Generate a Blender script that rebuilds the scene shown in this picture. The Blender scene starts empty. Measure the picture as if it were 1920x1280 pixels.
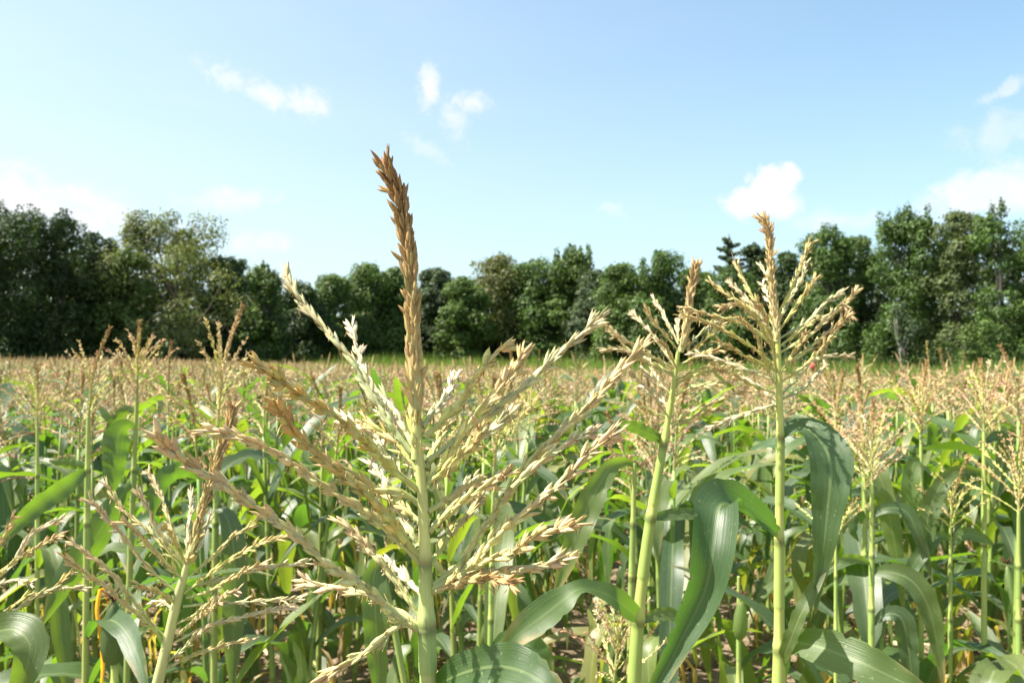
import bpy, math
import numpy as np
from mathutils import Vector, Matrix

R = math.radians
sc = bpy.context.scene
COL = sc.collection

# ------------------------------------------------------------------ camera
CAM_H = 1.62
PITCH = R(0.9)
FPX = 1600.0
cam_d = bpy.data.cameras.new('camera')
cam_d.sensor_width = 36.0
cam_d.lens = 30.0
cam_d.clip_start = 0.02
cam_d.clip_end = 3000.0
cam_d.dof.use_dof = True
cam_d.dof.focus_distance = 0.60
cam_d.dof.aperture_fstop = 19.0
cam = bpy.data.objects.new('camera', cam_d)
COL.objects.link(cam)
cam.location = (0, 0, CAM_H)
cam.rotation_euler = (R(90) + PITCH, 0, 0)
sc.camera = cam

# ------------------------------------------------------------------ light
SUN_AZ = R(-98)          # measured from the viewing direction (+Y), negative = left
SUN_EL = R(55)
sun_dir = Vector((math.sin(SUN_AZ) * math.cos(SUN_EL), math.cos(SUN_AZ) * math.cos(SUN_EL), math.sin(SUN_EL)))
sd = bpy.data.lights.new('sun', 'SUN')
sd.energy = 5.0
sd.angle = R(0.53)
sd.color = (1.0, 0.93, 0.83)
sun = bpy.data.objects.new('sun', sd)
COL.objects.link(sun)
sun.rotation_euler = sun_dir.to_track_quat('Z', 'Y').to_euler()
sun.location = (-30, 10, 40)

world = bpy.data.worlds.new('World')
sc.world = world
world.use_nodes = True
SKY_STRENGTH = 0.096
EXPOSURE = 1.44


def build_world():
    nt = world.node_tree
    nt.nodes.clear()
    L = nt.links.new

    def n(t, **k):
        x = nt.nodes.new(t)
        for a, b in k.items():
            setattr(x, a, b)
        return x

    def mth(op, a, b=None, c=None, clamp=False):
        x = n('ShaderNodeMath', operation=op, use_clamp=clamp)
        for i, v in enumerate((a, b, c)):
            if v is None:
                continue
            if isinstance(v, (int, float)):
                x.inputs[i].default_value = v
            else:
                L(v, x.inputs[i])
        return x.outputs[0]

    def ramp01(v, lo, hi):
        x = n('ShaderNodeMapRange', interpolation_type='SMOOTHSTEP')
        L(v, x.inputs[0])
        x.inputs[1].default_value = lo
        x.inputs[2].default_value = hi
        return x.outputs[0]

    out = n('ShaderNodeOutputWorld')
    bg = n('ShaderNodeBackground')
    bg.inputs[1].default_value = SKY_STRENGTH
    L(bg.outputs[0], out.inputs[0])
    sky = n('ShaderNodeTexSky', sky_type='NISHITA')
    sky.sun_disc = False
    sky.sun_elevation = SUN_EL
    sky.sun_rotation = SUN_AZ
    sky.altitude = 50
    sky.air_density = 1.0
    sky.dust_density = 1.6
    sky.ozone_density = 2.0
    tc = n('ShaderNodeTexCoord')
    sep = n('ShaderNodeSeparateXYZ')
    L(tc.outputs['Generated'], sep.inputs[0])
    X, Y, Z = sep.outputs
    az = mth('MULTIPLY', mth('ARCTAN2', X, Y), 57.29578)          # degrees, 0 ahead
    el = mth('MULTIPLY', mth('ARCSINE', Z), 57.29578)
    uv = n('ShaderNodeCombineXYZ')
    L(az, uv.inputs[0])
    L(el, uv.inputs[1])

    def noise(scale, detail, rough, seed, dist=0.0, stretch=None):
        x = n('ShaderNodeTexNoise', noise_dimensions='3D')
        x.inputs['Scale'].default_value = scale
        x.inputs['Detail'].default_value = detail
        x.inputs['Roughness'].default_value = rough
        x.inputs['Distortion'].default_value = dist
        mp = n('ShaderNodeMapping')
        mp.inputs['Location'].default_value = (seed * 7.3, seed * 3.1, seed)
        if stretch:
            mp.inputs['Scale'].default_value = stretch
        L(uv.outputs[0], mp.inputs[0])
        L(mp.outputs[0], x.inputs[0])
        return x.outputs[0]

    def cloud(caz, cel, raz, rel, rot, nscale, lo, hi, seed, gain, detail=9.0, amp=1.0, dist=0.5):
        amp = amp * 1.25
        dx = mth('SUBTRACT', az, caz)
        dy = mth('SUBTRACT', el, cel)
        c, s = math.cos(rot), math.sin(rot)
        u = mth('DIVIDE', mth('ADD', mth('MULTIPLY', dx, c), mth('MULTIPLY', dy, s)), raz)
        v = mth('DIVIDE', mth('SUBTRACT', mth('MULTIPLY', dy, c), mth('MULTIPLY', dx, s)), rel)
        r = mth('SQRT', mth('ADD', mth('MULTIPLY', u, u), mth('MULTIPLY', v, v)))
        nz = noise(nscale * 1.5, detail, 0.62, seed, dist)
        f = mth('ADD', mth('SUBTRACT', 1.0, r), mth('MULTIPLY', mth('SUBTRACT', nz, 0.5), amp * 2))
        return mth('MULTIPLY', ramp01(f, lo, hi), gain)

    def pazel(px, py):
        return math.degrees(math.atan((px - 960) / FPX)), math.degrees(math.atan((640 - py) / FPX * math.cos(math.atan((px - 960) / FPX)))) + 0.9

    ms = []
    a, e = pazel(430, 150); ms.append(cloud(a, e, 2.6, 1.0, R(-18), 0.6, 0.0, 1.1, 3.0, 0.75, amp=0.9))
    a, e = pazel(500, 178); ms.append(cloud(a, e, 2.6, 1.0, R(-22), 0.6, 0.0, 1.1, 4.0, 0.75, amp=0.9))
    a, e = pazel(575, 193); ms.append(cloud(a, e, 1.9, 1.2, R(-12), 0.6, 0.0, 1.0, 5.0, 0.85, amp=0.8))
    a, e = pazel(803, 158); ms.append(cloud(a, e, 0.95, 1.9, R(-5), 0.7, 0.0, 1.0, 8.0, 0.85, amp=0.8))
    a, e = pazel(882, 192); ms.append(cloud(a, e, 2.0, 0.9, R(-5), 0.7, 0.0, 1.1, 9.0, 0.75, amp=0.9))
    a, e = pazel(852, 225); ms.append(cloud(a, e, 1.2, 1.9, R(25), 0.7, 0.0, 1.2, 11.0, 0.6, amp=0.9))
    a, e = pazel(1408, 382); ms.append(cloud(a, e, 2.2, 1.35, R(3), 0.9, 0.0, 0.6, 14.0, 0.97, amp=0.5))
    a, e = pazel(1448, 352); ms.append(cloud(a, e, 1.9, 1.75, R(0), 0.9, 0.0, 0.6, 15.0, 0.97, amp=0.5))
    a, e = pazel(1462, 386); ms.append(cloud(a, e, 1.9, 1.2, R(0), 0.9, 0.0, 0.7, 44.0, 0.9, amp=0.4))
    a, e = pazel(1478, 335); ms.append(cloud(a, e, 1.05, 1.25, R(0), 0.9, 0.0, 0.6, 16.0, 0.97, amp=0.5))
    a, e = pazel(1880, 365); ms.append(cloud(a, e, 7.0, 2.2, R(4), 0.35, 0.1, 0.8, 17.0, 0.75, amp=0.8))
    a, e = pazel(1560, 415); ms.append(cloud(a, e, 4.0, 1.0, R(4), 0.4, 0.0, 1.0, 19.0, 0.5, amp=0.8))
    a, e = pazel(1890, 172); ms.append(cloud(a, e, 1.6, 0.6, R(25), 0.6, 0.0, 1.0, 21.0, 0.5, amp=1.0))
    a, e = pazel(1880, 250); ms.append(cloud(a, e, 3.6, 1.6, R(10), 0.4, 0.0, 1.0, 23.0, 0.35, amp=1.0))
    a, e = pazel(60, 390); ms.append(cloud(a, e, 9.0, 2.6, R(-14), 0.3, 0.0, 0.9, 25.0, 0.95, amp=0.8))
    a, e = pazel(430, 375); ms.append(cloud(a, e, 4.0, 0.9, R(6), 0.4, 0.0, 1.0, 27.0, 0.6, amp=1.0))
    a, e = pazel(1150, 395); ms.append(cloud(a, e, 1.1, 0.7, R(0), 0.7, 0.0, 1.0, 29.0, 0.4, amp=1.0))
    a, e = pazel(490, 455); ms.append(cloud(a, e, 3.0, 0.9, R(0), 0.5, 0.0, 1.0, 31.0, 0.5, amp=1.0))
    a, e = pazel(790, 275); ms.append(cloud(a, e, 2.6, 0.7, R(-30), 0.5, 0.0, 1.0, 33.0, 0.3, amp=1.0))
    # wide thin fair-weather cloud over the rest of the sky, all round
    wide = noise(0.09, 7.0, 0.6, 40.0, 0.4, (0.7, 1.8, 1.0))
    away = ramp01(mth('ABSOLUTE', az), 38.0, 60.0)
    ms.append(mth('MULTIPLY', mth('MULTIPLY', ramp01(wide, 0.55, 0.75), away), 0.7))
    m = ms[0]
    for k in ms[1:]:
        m = mth('MAXIMUM', m, k)
    # thin high veil: denser round the sun's side of the sky
    dotv = n('ShaderNodeVectorMath', operation='DOT_PRODUCT')
    L(tc.outputs['Generated'], dotv.inputs[0])
    dotv.inputs[1].default_value = sun_dir
    veil = mth('MULTIPLY', ramp01(dotv.outputs['Value'], -0.35, 1.0), 0.62)
    vn = noise(0.12, 4.0, 0.55, 50.0, 0.5, (0.6, 1.6, 1.0))
    veil = mth('MULTIPLY', veil, mth('ADD', mth('MULTIPLY', vn, 0.5), 0.75))
    low = mth('MULTIPLY', mth('SUBTRACT', 1.0, ramp01(el, 0.0, 26.0)), 0.40)
    veil = mth('MINIMUM', mth('ADD', veil, low), 0.9)
    mix0 = n('ShaderNodeMix', data_type='RGBA')
    L(veil, mix0.inputs['Factor'])
    tint = n('ShaderNodeMix', data_type='RGBA', blend_type='MULTIPLY')
    tint.inputs['Factor'].default_value = 1.0
    L(sky.outputs[0], tint.inputs['A'])
    tint.inputs['B'].default_value = SKY_TINT
    L(tint.outputs['Result'], mix0.inputs['A'])
    mix0.inputs['B'].default_value = VEIL
    mix1 = n('ShaderNodeMix', data_type='RGBA')
    L(m, mix1.inputs['Factor'])
    L(mix0.outputs['Result'], mix1.inputs['A'])
    body = n('ShaderNodeMix', data_type='RGBA')
    L(ramp01(noise(0.8, 6.0, 0.6, 61.0, 0.3), 0.35, 0.65), body.inputs['Factor'])
    body.inputs['A'].default_value = tuple(v * k for v, k in zip(CLOUD, (0.90, 0.93, 0.97, 1)))
    body.inputs['B'].default_value = CLOUD
    L(body.outputs['Result'], mix1.inputs['B'])
    L(mix1.outputs['Result'], bg.inputs[0])


SKY_TINT = (0.79, 0.98, 0.95, 1)
VEIL = (3.85, 4.2, 4.45, 1)
CLOUD = (4.4, 4.35, 4.4, 1)
build_world()
sc.view_settings.view_transform = 'Standard'
sc.view_settings.look = 'None'
sc.view_settings.exposure = EXPOSURE
sc.view_settings.gamma = 1.0
sc.view_settings.use_curve_mapping = False
sc.cycles.max_bounces = 8
sc.cycles.transmission_bounces = 4
sc.cycles.sample_clamp_indirect = 6.0


def P(px, py, d):
    """point of the place that the photograph shows at pixel (px, py), d metres ahead"""
    xc = (px - 960) / FPX * d
    yc = -(py - 640) / FPX * d
    return np.array((xc, d * math.cos(PITCH) - yc * math.sin(PITCH), CAM_H + d * math.sin(PITCH) + yc * math.cos(PITCH)))


# ------------------------------------------------------------------ materials
def mat_new(name):
    m = bpy.data.materials.new(name)
    m.use_nodes = True
    nt = m.node_tree
    nt.nodes.clear()
    return m, nt


class NB:
    def __init__(s, nt):
        s.nt = nt
        s.L = nt.links.new

    def n(s, t, **k):
        x = s.nt.nodes.new(t)
        for a, b in k.items():
            setattr(x, a, b)
        return x

    def m(s, op, a, b=None, c=None, clamp=False):
        x = s.n('ShaderNodeMath', operation=op, use_clamp=clamp)
        for i, v in enumerate((a, b, c)):
            if v is None:
                continue
            if isinstance(v, (int, float)):
                x.inputs[i].default_value = v
            else:
                s.L(v, x.inputs[i])
        return x.outputs[0]

    def step(s, v, lo, hi):
        x = s.n('ShaderNodeMapRange', interpolation_type='SMOOTHSTEP')
        s.L(v, x.inputs[0])
        x.inputs[1].default_value = lo
        x.inputs[2].default_value = hi
        return x.outputs[0]

    def mix(s, f, a, b, mode='MIX'):
        x = s.n('ShaderNodeMix', data_type='RGBA', blend_type=mode)
        for i, v in (('Factor', f), ('A', a), ('B', b)):
            if isinstance(v, (int, float)):
                x.inputs[i].default_value = v
            elif isinstance(v, tuple):
                x.inputs[i].default_value = v
            else:
                s.L(v, x.inputs[i])
        return x.outputs['Result']

    def attr(s, name):
        return s.n('ShaderNodeAttribute', attribute_name=name)

    def noise(s, vec, scale, detail=3.0, rough=0.5, dist=0.0):
        x = s.n('ShaderNodeTexNoise')
        x.inputs['Scale'].default_value = scale
        x.inputs['Detail'].default_value = detail
        x.inputs['Roughness'].default_value = rough
        x.inputs['Distortion'].default_value = dist
        if vec is not None:
            s.L(vec, x.inputs[0])
        return x.outputs[0]

    def base(s):
        c = s.attr('col').outputs['Color']
        o = s.n('ShaderNodeObjectInfo')
        return s.mix(1.0, c, o.outputs['Color'], 'MULTIPLY'), o

    def scale_col(s, c, f):
        g = s.n('ShaderNodeCombineColor')
        for i in range(3):
            s.L(f, g.inputs[i])
        return s.mix(1.0, c, g.outputs[0], 'MULTIPLY')


def leaf_material(name, rough=0.45, transl=0.38, veins=True, spec=0.85):
    m, nt = mat_new(name)
    b = NB(nt)
    base, oi = b.base()
    luv = b.attr('luv')
    sp = b.n('ShaderNodeSeparateXYZ')
    b.L(luv.outputs['Vector'], sp.inputs[0])
    u, v, w = sp.outputs
    cv = b.n('ShaderNodeCombineXYZ')
    b.L(b.m('MULTIPLY', u, 16.0), cv.inputs[0])
    b.L(b.m('MULTIPLY', v, 1.2), cv.inputs[1])
    b.L(b.m('MULTIPLY', oi.outputs['Random'], 60.0), cv.inputs[2])
    fine = b.noise(cv.outputs[0], 1.0, 3.0, 0.65)
    geo = b.n('ShaderNodeNewGeometry')
    blot = b.noise(geo.outputs['Position'], 14.0, 4.0, 0.6)
    k = b.m('ADD', b.m('ADD', 0.48, b.m('MULTIPLY', fine, 0.62)), b.m('MULTIPLY', blot, 0.42))
    c = b.scale_col(base, k)
    hsv = b.n('ShaderNodeHueSaturation')
    b.L(c, hsv.inputs['Color'])
    b.L(b.m('ADD', 0.485, b.m('MULTIPLY', oi.outputs['Random'], 0.03)), hsv.inputs['Hue'])
    c = hsv.outputs[0]
    thru = c
    if veins:
        hs = b.n('ShaderNodeHueSaturation')
        hs.inputs['Saturation'].default_value = 0.88
        hs.inputs['Value'].default_value = 1.05
        b.L(c, hs.inputs['Color'])
        c = hs.outputs[0]
        au = b.m('ABSOLUTE', u)
        rib = b.m('MULTIPLY', b.m('SUBTRACT', 1.0, b.step(au, 0.035, 0.10)), b.m('SUBTRACT', 0.75, b.m('MULTIPLY', v, 0.55)))
        pale = b.mix(0.6, c, (0.34, 0.42, 0.17, 1))
        c = b.mix(rib, c, pale)
        # dry tan tip and torn, scorched margin
        edge = b.m('ADD', b.m('MULTIPLY', v, 0.9), b.m('MULTIPLY', au, 0.22))
        edge = b.m('ADD', edge, b.m('MULTIPLY', b.m('SUBTRACT', blot, 0.5), 0.6))
        c = b.mix(b.m('MULTIPLY', b.step(edge, 0.86, 1.06), 0.85), c, (0.33, 0.24, 0.10, 1))
    bs = b.n('ShaderNodeBsdfPrincipled')
    b.L(c, bs.inputs['Base Color'])
    dust = b.noise(geo.outputs['Position'], 260.0, 2.0, 0.6)
    if veins:
        c = b.mix(b.m('MULTIPLY', b.step(dust, 0.66, 0.72), 0.5), c, (0.36, 0.36, 0.20, 1))
        b.L(c, bs.inputs['Base Color'])
    b.L(b.m('ADD', rough - 0.14, b.m('MULTIPLY', blot, 0.34)), bs.inputs['Roughness'])
    bs.inputs['Specular IOR Level'].default_value = spec
    if veins:
        bmp = b.n('ShaderNodeBump')
        bmp.inputs['Strength'].default_value = 0.35
        bmp.inputs['Distance'].default_value = 0.002
        b.L(fine, bmp.inputs['Height'])
        b.L(bmp.outputs[0], bs.inputs['Normal'])
    tr = b.n('ShaderNodeBsdfTranslucent')
    tc = b.mix(1.0, thru, (3.3, 3.6, 0.95, 1), 'MULTIPLY')
    b.L(tc, tr.inputs[0])
    mx = b.n('ShaderNodeMixShader')
    mx.inputs[0].default_value = transl
    b.L(bs.outputs[0], mx.inputs[1])
    b.L(tr.outputs[0], mx.inputs[2])
    out = b.n('ShaderNodeOutputMaterial')
    b.L(mx.outputs[0], out.inputs[0])
    return m


def husk_material(name, rough=0.55, transl=0.18, nscale=160.0):
    """dry papery bracts: colour of the object x colour of the piece, streaked along the pod"""
    m, nt = mat_new(name)
    b = NB(nt)
    base, oi = b.base()
    luv = b.attr('luv')
    sp = b.n('ShaderNodeSeparateXYZ')
    b.L(luv.outputs['Vector'], sp.inputs[0])
    u, v, w = sp.outputs
    geo = b.n('ShaderNodeNewGeometry')
    blot = b.noise(geo.outputs['Position'], nscale, 3.0, 0.6)
    cv = b.n('ShaderNodeCombineXYZ')
    b.L(b.m('MULTIPLY', u, 14.0), cv.inputs[0])
    b.L(b.m('MULTIPLY', v, 0.8), cv.inputs[1])
    b.L(b.m('MULTIPLY', oi.outputs['Random'], 60.0), cv.inputs[2])
    fine = b.noise(cv.outputs[0], 1.0, 2.0, 0.6)
    k = b.m('ADD', b.m('ADD', 0.55, b.m('MULTIPLY', fine, 0.5)), b.m('MULTIPLY', blot, 0.4))
    c = b.scale_col(base, k)
    # tips dry to brown, bases stay greener
    tip = b.m('ADD', v, b.m('MULTIPLY', b.m('SUBTRACT', blot, 0.5), 0.7))
    c = b.mix(b.m('MULTIPLY', b.step(tip, 0.6, 1.05), 0.5), c, b.mix(1.0, c, (0.72, 0.50, 0.34, 1), 'MULTIPLY'))
    st = b.noise(geo.outputs['Position'], nscale * 2.2, 2.0, 0.7)
    c = b.mix(b.m('MULTIPLY', b.step(st, 0.60, 0.70), 0.55), c, b.mix(1.0, c, (0.55, 0.40, 0.28, 1), 'MULTIPLY'))
    c = b.mix(b.m('MULTIPLY', b.step(fine, 0.60, 0.68), 0.35), c, b.mix(1.0, c, (0.78, 0.80, 0.55, 1), 'MULTIPLY'))
    bs = b.n('ShaderNodeBsdfPrincipled')
    b.L(c, bs.inputs['Base Color'])
    bs.inputs['Roughness'].default_value = rough + 0.1
    bs.inputs['Specular IOR Level'].default_value = 0.25
    bmp = b.n('ShaderNodeBump')
    bmp.inputs['Strength'].default_value = 0.4
    bmp.inputs['Distance'].default_value = 0.0006
    b.L(fine, bmp.inputs['Height'])
    b.L(bmp.outputs[0], bs.inputs['Normal'])
    tr = b.n('ShaderNodeBsdfTranslucent')
    b.L(c, tr.inputs[0])
    mx = b.n('ShaderNodeMixShader')
    mx.inputs[0].default_value = transl
    b.L(bs.outputs[0], mx.inputs[1])
    b.L(tr.outputs[0], mx.inputs[2])
    out = b.n('ShaderNodeOutputMaterial')
    b.L(mx.outputs[0], out.inputs[0])
    return m


def stalk_material():
    m, nt = mat_new('stalk_skin')
    b = NB(nt)
    base, oi = b.base()
    luv = b.attr('luv')
    sp = b.n('ShaderNodeSeparateXYZ')
    b.L(luv.outputs['Vector'], sp.inputs[0])
    u, v, w = sp.outputs
    cv = b.n('ShaderNodeCombineXYZ')
    b.L(b.m('MULTIPLY', u, 26.0), cv.inputs[0])
    b.L(b.m('MULTIPLY', v, 3.0), cv.inputs[1])
    b.L(b.m('MULTIPLY', oi.outputs['Random'], 30.0), cv.inputs[2])
    fine = b.noise(cv.outputs[0], 1.0, 3.0, 0.6)
    geo = b.n('ShaderNodeNewGeometry')
    blot = b.noise(geo.outputs['Position'], 45.0, 4.0, 0.65)
    k = b.m('ADD', b.m('ADD', 0.6, b.m('MULTIPLY', fine, 0.5)), b.m('MULTIPLY', blot, 0.3))
    c = b.scale_col(base, k)
    spot = b.step(blot, 0.66, 0.74)
    c = b.mix(b.m('MULTIPLY', spot, 0.4), c, (0.30, 0.20, 0.07, 1))
    bs = b.n('ShaderNodeBsdfPrincipled')
    b.L(c, bs.inputs['Base Color'])
    bs.inputs['Roughness'].default_value = 0.5
    bs.inputs['Specular IOR Level'].default_value = 0.4
    bmp = b.n('ShaderNodeBump')
    bmp.inputs['Strength'].default_value = 0.3
    bmp.inputs['Distance'].default_value = 0.0008
    b.L(fine, bmp.inputs['Height'])
    b.L(bmp.outputs[0], bs.inputs['Normal'])
    out = b.n('ShaderNodeOutputMaterial')
    b.L(bs.outputs[0], out.inputs[0])
    return m


def crown_material():
    m, nt = mat_new('tree_foliage')
    b = NB(nt)
    base, oi = b.base()
    geo = b.n('ShaderNodeNewGeometry')
    big = b.noise(geo.outputs['Position'], 0.45, 3.0, 0.6)
    k = b.m('ADD', 0.55, b.m('MULTIPLY', big, 0.9))
    c = b.scale_col(base, k)
    bs = b.n('ShaderNodeBsdfPrincipled')
    b.L(c, bs.inputs['Base Color'])
    bs.inputs['Roughness'].default_value = 0.55
    bs.inputs['Specular IOR Level'].default_value = 0.3
    tr = b.n('ShaderNodeBsdfTranslucent')
    b.L(b.mix(1.0, c, (1.3, 1.5, 0.5, 1), 'MULTIPLY'), tr.inputs[0])
    mx = b.n('ShaderNodeMixShader')
    mx.inputs[0].default_value = 0.28
    b.L(bs.outputs[0], mx.inputs[1])
    b.L(tr.outputs[0], mx.inputs[2])
    out = b.n('ShaderNodeOutputMaterial')
    b.L(mx.outputs[0], out.inputs[0])
    return m


def bark_material():
    m, nt = mat_new('bark')
    b = NB(nt)
    base, oi = b.base()
    geo = b.n('ShaderNodeNewGeometry')
    nz = b.noise(geo.outputs['Position'], 6.0, 5.0, 0.65)
    c = b.scale_col(base, b.m('ADD', 0.5, nz))
    bs = b.n('ShaderNodeBsdfPrincipled')
    b.L(c, bs.inputs['Base Color'])
    bs.inputs['Roughness'].default_value = 0.9
    out = b.n('ShaderNodeOutputMaterial')
    b.L(bs.outputs[0], out.inputs[0])
    return m


def ground_material():
    m, nt = mat_new('field_soil')
    b = NB(nt)
    geo = b.n('ShaderNodeNewGeometry')
    p = geo.outputs['Position']
    n1 = b.noise(p, 1.1, 5.0, 0.6)
    n2 = b.noise(p, 18.0, 6.0, 0.7)
    n3 = b.noise(p, 90.0, 3.0, 0.6)
    c = b.mix(b.step(n2, 0.3, 0.7), (0.13, 0.092, 0.060, 1), (0.31, 0.235, 0.155, 1))
    c = b.mix(b.m('MULTIPLY', b.step(n1, 0.4, 0.65), 0.45), c, (0.25, 0.19, 0.12, 1))
    c = b.mix(b.m('MULTIPLY', b.step(n3, 0.62, 0.72), 0.55), c, (0.42, 0.33, 0.20, 1))
    msk = b.attr('col').outputs['Color']
    gr = b.mix(b.step(n1, 0.3, 0.7), (0.05, 0.095, 0.018, 1), (0.10, 0.15, 0.03, 1))
    c = b.mix(msk, c, gr)
    bs = b.n('ShaderNodeBsdfPrincipled')
    b.L(c, bs.inputs['Base Color'])
    bs.inputs['Roughness'].default_value = 0.95
    bs.inputs['Specular IOR Level'].default_value = 0.15
    bmp = b.n('ShaderNodeBump')
    bmp.inputs['Strength'].default_value = 0.9
    bmp.inputs['Distance'].default_value = 0.03
    b.L(b.m('ADD', n2, b.m('MULTIPLY', n3, 0.3)), bmp.inputs['Height'])
    b.L(bmp.outputs[0], bs.inputs['Normal'])
    out = b.n('ShaderNodeOutputMaterial')
    b.L(bs.outputs[0], out.inputs[0])
    return m


M_LEAF = leaf_material('corn_leaf')
M_HUSK = husk_material('dry_husk')
M_TASSEL = husk_material('tassel_husk', nscale=60.0)
M_STALK = stalk_material()
M_CROWN = crown_material()
M_BARK = bark_material()
M_SOIL = ground_material()
M_GRASS = leaf_material('grass_blade', rough=0.55, transl=0.35, veins=False, spec=0.25)
M_LITTER = husk_material('leaf_litter', rough=0.8, transl=0.12, nscale=30.0)


# ------------------------------------------------------------------ geometry helpers
class Geo:
    def __init__(s):
        s.V, s.Q, s.T, s.C, s.U = [], [], [], [], []
        s.n = 0

    def add(s, V, Q=None, T=None, col=(1, 1, 1), luv=None):
        V = np.asarray(V, dtype=np.float32).reshape(-1, 3)
        k = len(V)
        s.V.append(V)
        if Q is not None and len(Q):
            s.Q.append(np.asarray(Q, dtype=np.int32).reshape(-1, 4) + s.n)
        if T is not None and len(T):
            s.T.append(np.asarray(T, dtype=np.int32).reshape(-1, 3) + s.n)
        col = np.asarray(col, dtype=np.float32)
        if col.ndim == 1:
            col = np.repeat(col[None, :], k, 0)
        s.C.append(col)
        s.U.append(np.zeros((k, 3), np.float32) if luv is None else np.asarray(luv, dtype=np.float32))
        s.n += k
        return s

    def add_geo(s, arr, M=None, tint=None):
        V, Q, T, C, U = arr
        if M is not None:
            V = V @ M[:3, :3].T + M[:3, 3]
        if tint is not None:
            C = C * np.asarray(tint, np.float32)
        s.add(V, Q, T, C, U)
        return s

    def add_many(s, arr, Ms, cols=None):
        """one template at many places: Ms (k,4,4), cols (k,3)"""
        V, Q, T, C, U = arr
        k, n = len(Ms), len(V)
        if k == 0:
            return s
        W = np.einsum('kij,nj->kni', Ms[:, :3, :3], V) + Ms[:, None, :3, 3]
        CC = np.repeat(C[None], k, 0)
        if cols is not None:
            CC = CC * np.asarray(cols, np.float32)[:, None, :]
        off = (np.arange(k) * n)[:, None, None]
        QQ = (Q[None] + off).reshape(-1, 4) if Q is not None and len(Q) else None
        TT = (T[None] + off).reshape(-1, 3) if T is not None and len(T) else None
        s.add(W.reshape(-1, 3), QQ, TT, CC.reshape(-1, 3), np.repeat(U[None], k, 0).reshape(-1, 3))
        return s

    def arrays(s):
        z4, z3 = np.zeros((0, 4), np.int32), np.zeros((0, 3), np.int32)
        return (np.concatenate(s.V), np.concatenate(s.Q) if s.Q else z4, np.concatenate(s.T) if s.T else z3,
                np.concatenate(s.C), np.concatenate(s.U))

    def mesh(s, name, mat, smooth=True):
        V, Q, T, C, U = s.arrays()
        me = bpy.data.meshes.new(name)
        me.vertices.add(len(V))
        me.vertices.foreach_set('co', V.ravel())
        me.loops.add(len(Q) * 4 + len(T) * 3)
        me.loops.foreach_set('vertex_index', np.concatenate([Q.ravel(), T.ravel()]).astype(np.int32))
        me.polygons.add(len(Q) + len(T))
        st = np.concatenate([np.arange(len(Q)) * 4, len(Q) * 4 + np.arange(len(T)) * 3]).astype(np.int32)
        me.polygons.foreach_set('loop_start', st)
        if smooth:
            me.polygons.foreach_set('use_smooth', np.ones(len(Q) + len(T), dtype=bool))
        a = me.attributes.new('col', 'FLOAT_COLOR', 'POINT')
        a.data.foreach_set('color', np.concatenate([C, np.ones((len(C), 1), np.float32)], 1).astype(np.float32).ravel())
        a = me.attributes.new('luv', 'FLOAT_VECTOR', 'POINT')
        a.data.foreach_set('vector', U.astype(np.float32).ravel())
        me.update(calc_edges=True)
        me.materials.append(mat)
        return me


def put(name, mesh, parent=None, loc=None, rot=None, scale=None, color=None, **props):
    o = bpy.data.objects.new(name, mesh)
    COL.objects.link(o)
    if parent is not None:
        o.parent = parent
    if loc is not None:
        o.location = loc
    if rot is not None:
        o.rotation_euler = rot
    if scale is not None:
        o.scale = scale if hasattr(scale, '__len__') else (scale,) * 3
    if color is not None:
        o.color = (color[0], color[1], color[2], 1)
    for k, v in props.items():
        o[k] = v
    return o


def thing(name, label, cat, loc, group=None, rotz=0.0, scale=1.0):
    o = put(name, None, loc=loc, rot=(0, 0, rotz), scale=scale, label=label, category=cat)
    o.empty_display_size = 0.1
    if group:
        o['group'] = group
    return o


def unit(v):
    v = np.asarray(v, float)
    return v / (np.linalg.norm(v, axis=-1, keepdims=True) + 1e-12)


def catmull(pts, n):
    p = np.asarray(pts, float)
    if len(p) == 2:
        t = np.linspace(0, 1, n)[:, None]
        return p[0] * (1 - t) + p[1] * t
    q = np.concatenate([[2 * p[0] - p[1]], p, [2 * p[-1] - p[-2]]])
    out = []
    m = len(p) - 1
    for k in range(m * 12 + 1):
        i = min(k // 12, m - 1)
        t = k / 12 - i
        a, b, c, d = q[i], q[i + 1], q[i + 2], q[i + 3]
        out.append(0.5 * ((2 * b) + (c - a) * t + (2 * a - 5 * b + 4 * c - d) * t * t + (3 * b - a - 3 * c + d) * t ** 3))
    out = np.array(out)
    s = np.concatenate([[0], np.cumsum(np.linalg.norm(np.diff(out[:, :3], axis=0), axis=1))])
    u = np.linspace(0, s[-1], n)
    return np.stack([np.interp(u, s, out[:, k]) for k in range(out.shape[1])], 1)


def frames(C):
    T = unit(np.gradient(C, axis=0))
    r = np.array((0, -1.0, 0)) if abs(T[0][1]) < 0.9 else np.array((1.0, 0, 0))
    A = np.zeros_like(T)
    a = unit(np.cross(np.cross(T[0], r), T[0]))
    for i in range(len(T)):
        a = unit(a - T[i] * np.dot(a, T[i]))
        A[i] = a
    return T, A, np.cross(T, A)


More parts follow.
